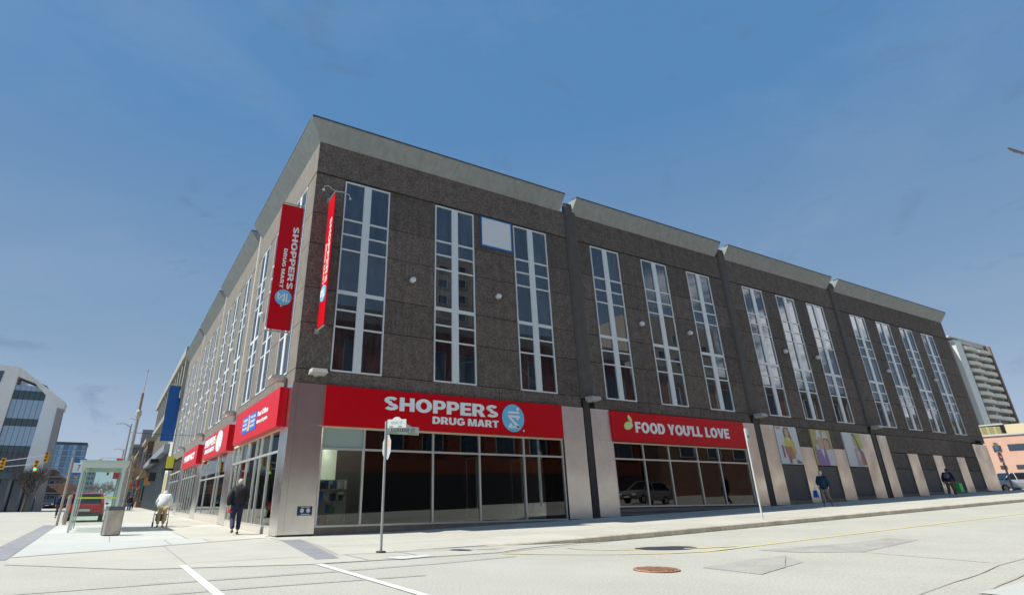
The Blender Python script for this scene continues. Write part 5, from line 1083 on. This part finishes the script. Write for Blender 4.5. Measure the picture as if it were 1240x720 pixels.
for a, b, z0, z1 in ((7.8, 8.55, 4.45, 5.15), (5.2, 7.15, 4.5, 5.2), (7.9, 8.5, 2.55, 2.95), (6.3, 7.05, 2.5, 2.95), (4.0, 5.2, 2.5, 2.95)):
    o = B('window', mat('dark_window_frame', (.08, .04, .03), .6), t, -.05, -.0, a, b, z0, z1); B('pane', M_bgl, o, -.07, -.051, a + .06, b - .06, z0 + .06, z1 - .06)
B('pipe', M_pe, t, -.12, -.01, 4.3, 4.4, 0, 4.0); B('awning', mat('peach_light', (.62, .40, .30), .8), t, -.6, -.01, 3.2, 4.9, 4.3, 4.6)
t = thing('rooftop_glasshouse', 'olive glass rooftop structure and cream wall above the peach building', 'building', (95, 8, 1))
M_ol = mat('olive_panel', (.28, .25, .12), .5); 
for k in range(7): B('glass_bay', mat('olive_panel_%d' % (k % 2), ((.26, .24, .12), (.36, .32, .17))[k % 2], .4), t, 0, 3, 4.6 - k * .38, 4.95 - k * .38, 0, 8.5 - k * .02)
B('cap', M_white2, t, -.1, 3, 1.9, 5.2, 8.55, 8.7); B('cream_wall', mat('cream_render', (.55, .47, .30), .8), t, .2, 4, -1, 1.88, 0, 8.55)
t = thing('yellow_building', 'pale yellow building with brown windows at the right edge', 'building', (120, 8, 1)); M_ye = mat('yellow_render', (.62, .52, .30), .8); B('wall', mat('pale_grey_wall', (.5, .5, .5), .8), t, 0, 12, -6, 4.4, 0, 11.2); B('upper_wall', M_ye, t, .1, 12, -6, 3.9, 11.21, 13.1)
winparts(t, 'W', (-.01, 4.0, 0), [.3, 2.0, 3.7], [8.5], 1.1, 2.2, mat('brown_fr', (.2, .1, .06), .7), M_bgl)
for k in range(7): MB().tube([(1, 3.6 - k * .7, 13), (1, 3.7 - k * .7, 16.0)], .05, 4).build('rebar', mat('rebar_pink', (.45, .25, .2), .7), t)

# ------------------------------------------------------------------ bare trees
def bare_tree(label, loc, h, spread, seed, col=(.16, .10, .07)):
    r = random.Random(seed); t = thing('bare_tree', label, 'tree', loc); tr = MB(); tr.tube([(0, 0, 0), (.05, 0, h * .2), (0, .05, h * .38)], [.16, .12, .09], 7); tr.build('trunk', mat('bark', (.10, .075, .06), .9), t)
    cw = MB()
    def br(p, d, ln, rad, dep):
        q = p + d * ln; cw.tube([p, (p + q) / 2 + Vector([r.uniform(-.04, .04) * ln for _ in range(3)]), q], [rad, rad * .8, rad * .6], 4, False)
        if dep == 0: return
        for _ in range(4 if dep > 1 else 5):
            nd = (d + Vector((r.uniform(-1, 1) * spread, r.uniform(-1, 1) * spread, r.uniform(-.3, .7)))).normalized(); br(p.lerp(q, r.uniform(.5, 1)), nd, ln * r.uniform(.55, .8), rad * .55, dep - 1)
    for k in range(6):
        a_ = k * 1.05 + r.uniform(-.2, .2); br(Vector((0, 0, h * (.26 + .02 * k))), Vector((math.cos(a_) * spread, math.sin(a_) * spread, 1)).normalized(), h * .28, .07, 4 if h < 6 else 4)
    tag(cw.build('crown', mat('twig_%d' % seed, col, .9), t), kind='stuff')
bare_tree('bare brown tree below the blue tower on King Street', (-11.0, 92, 0), 4.6, .95, 3, (.24, .15, .10))
bare_tree('bare tree seen through the bus shelter glass', (-6.4, 100, 0), 4.8, .9, 5, (.22, .14, .10))
bare_tree('dark bare tree in front of the glass office building', (-13.4, 66, 0), 5.5, .8, 8, (.08, .065, .055))
bare_tree('small bare tree beside the brick building on King Street', (-1.6, 96, 0), 8.5, .8, 11, (.26, .19, .13))

# a little more of the far street
for (x_, y_, lb, c_) in ((-9.6, 120, 'distant grey car beyond the bus stop sign on King Street', (.2, .2, .21)), (-11.6, 134, 'distant white car far along King Street', (.6, .6, .6)), (-16.6, 88, 'dark red car by the foot of the glass office building', (.16, .02, .02))):
    car(lb, (x_, y_, 0), math.pi, c_, 'sedan')
for (y_, z_, lb, c_) in ((56.5, 3.6, 'small black projecting sign on the precast building', (.02, .02, .02)), (66, 3.4, 'small orange projecting sign along the shopfronts', (.6, .25, .05)), (78, 3.5, 'small teal projecting sign far along the shopfronts', (.03, .25, .24)), (92, 3.8, 'small red projecting sign at the end of the precast building', (.5, .03, .03))):
    t = thing('projecting_sign', lb, 'sign', (-.75, y_, z_)); B('board', mat('far_sign_%d' % y_, c_, .6), t, -.75, -.05, -.05, .05, -.45, .45); B('bracket', M_black, t, -.75, .8, -.02, .02, .46, .5)
t = thing('brown_terrace', 'brown shop terrace on the west side of King Street behind the bare tree', 'building', (-30, 130, 0)); B('wall', mat('terrace_brown', (.16, .11, .09), .9), t, 0, 14.5, 0, 40, 0, 6.5); B('cornice', MATS['pale_coping'], t, -.1, 14.7, -.2, 40, 6.51, 6.9)
winparts(t, 'S', (7.0, -.02, 0), [0, 2.4, 4.8], [.8, 3.8], 1.5, 1.8, MATS['pale_coping'], M_bgl)
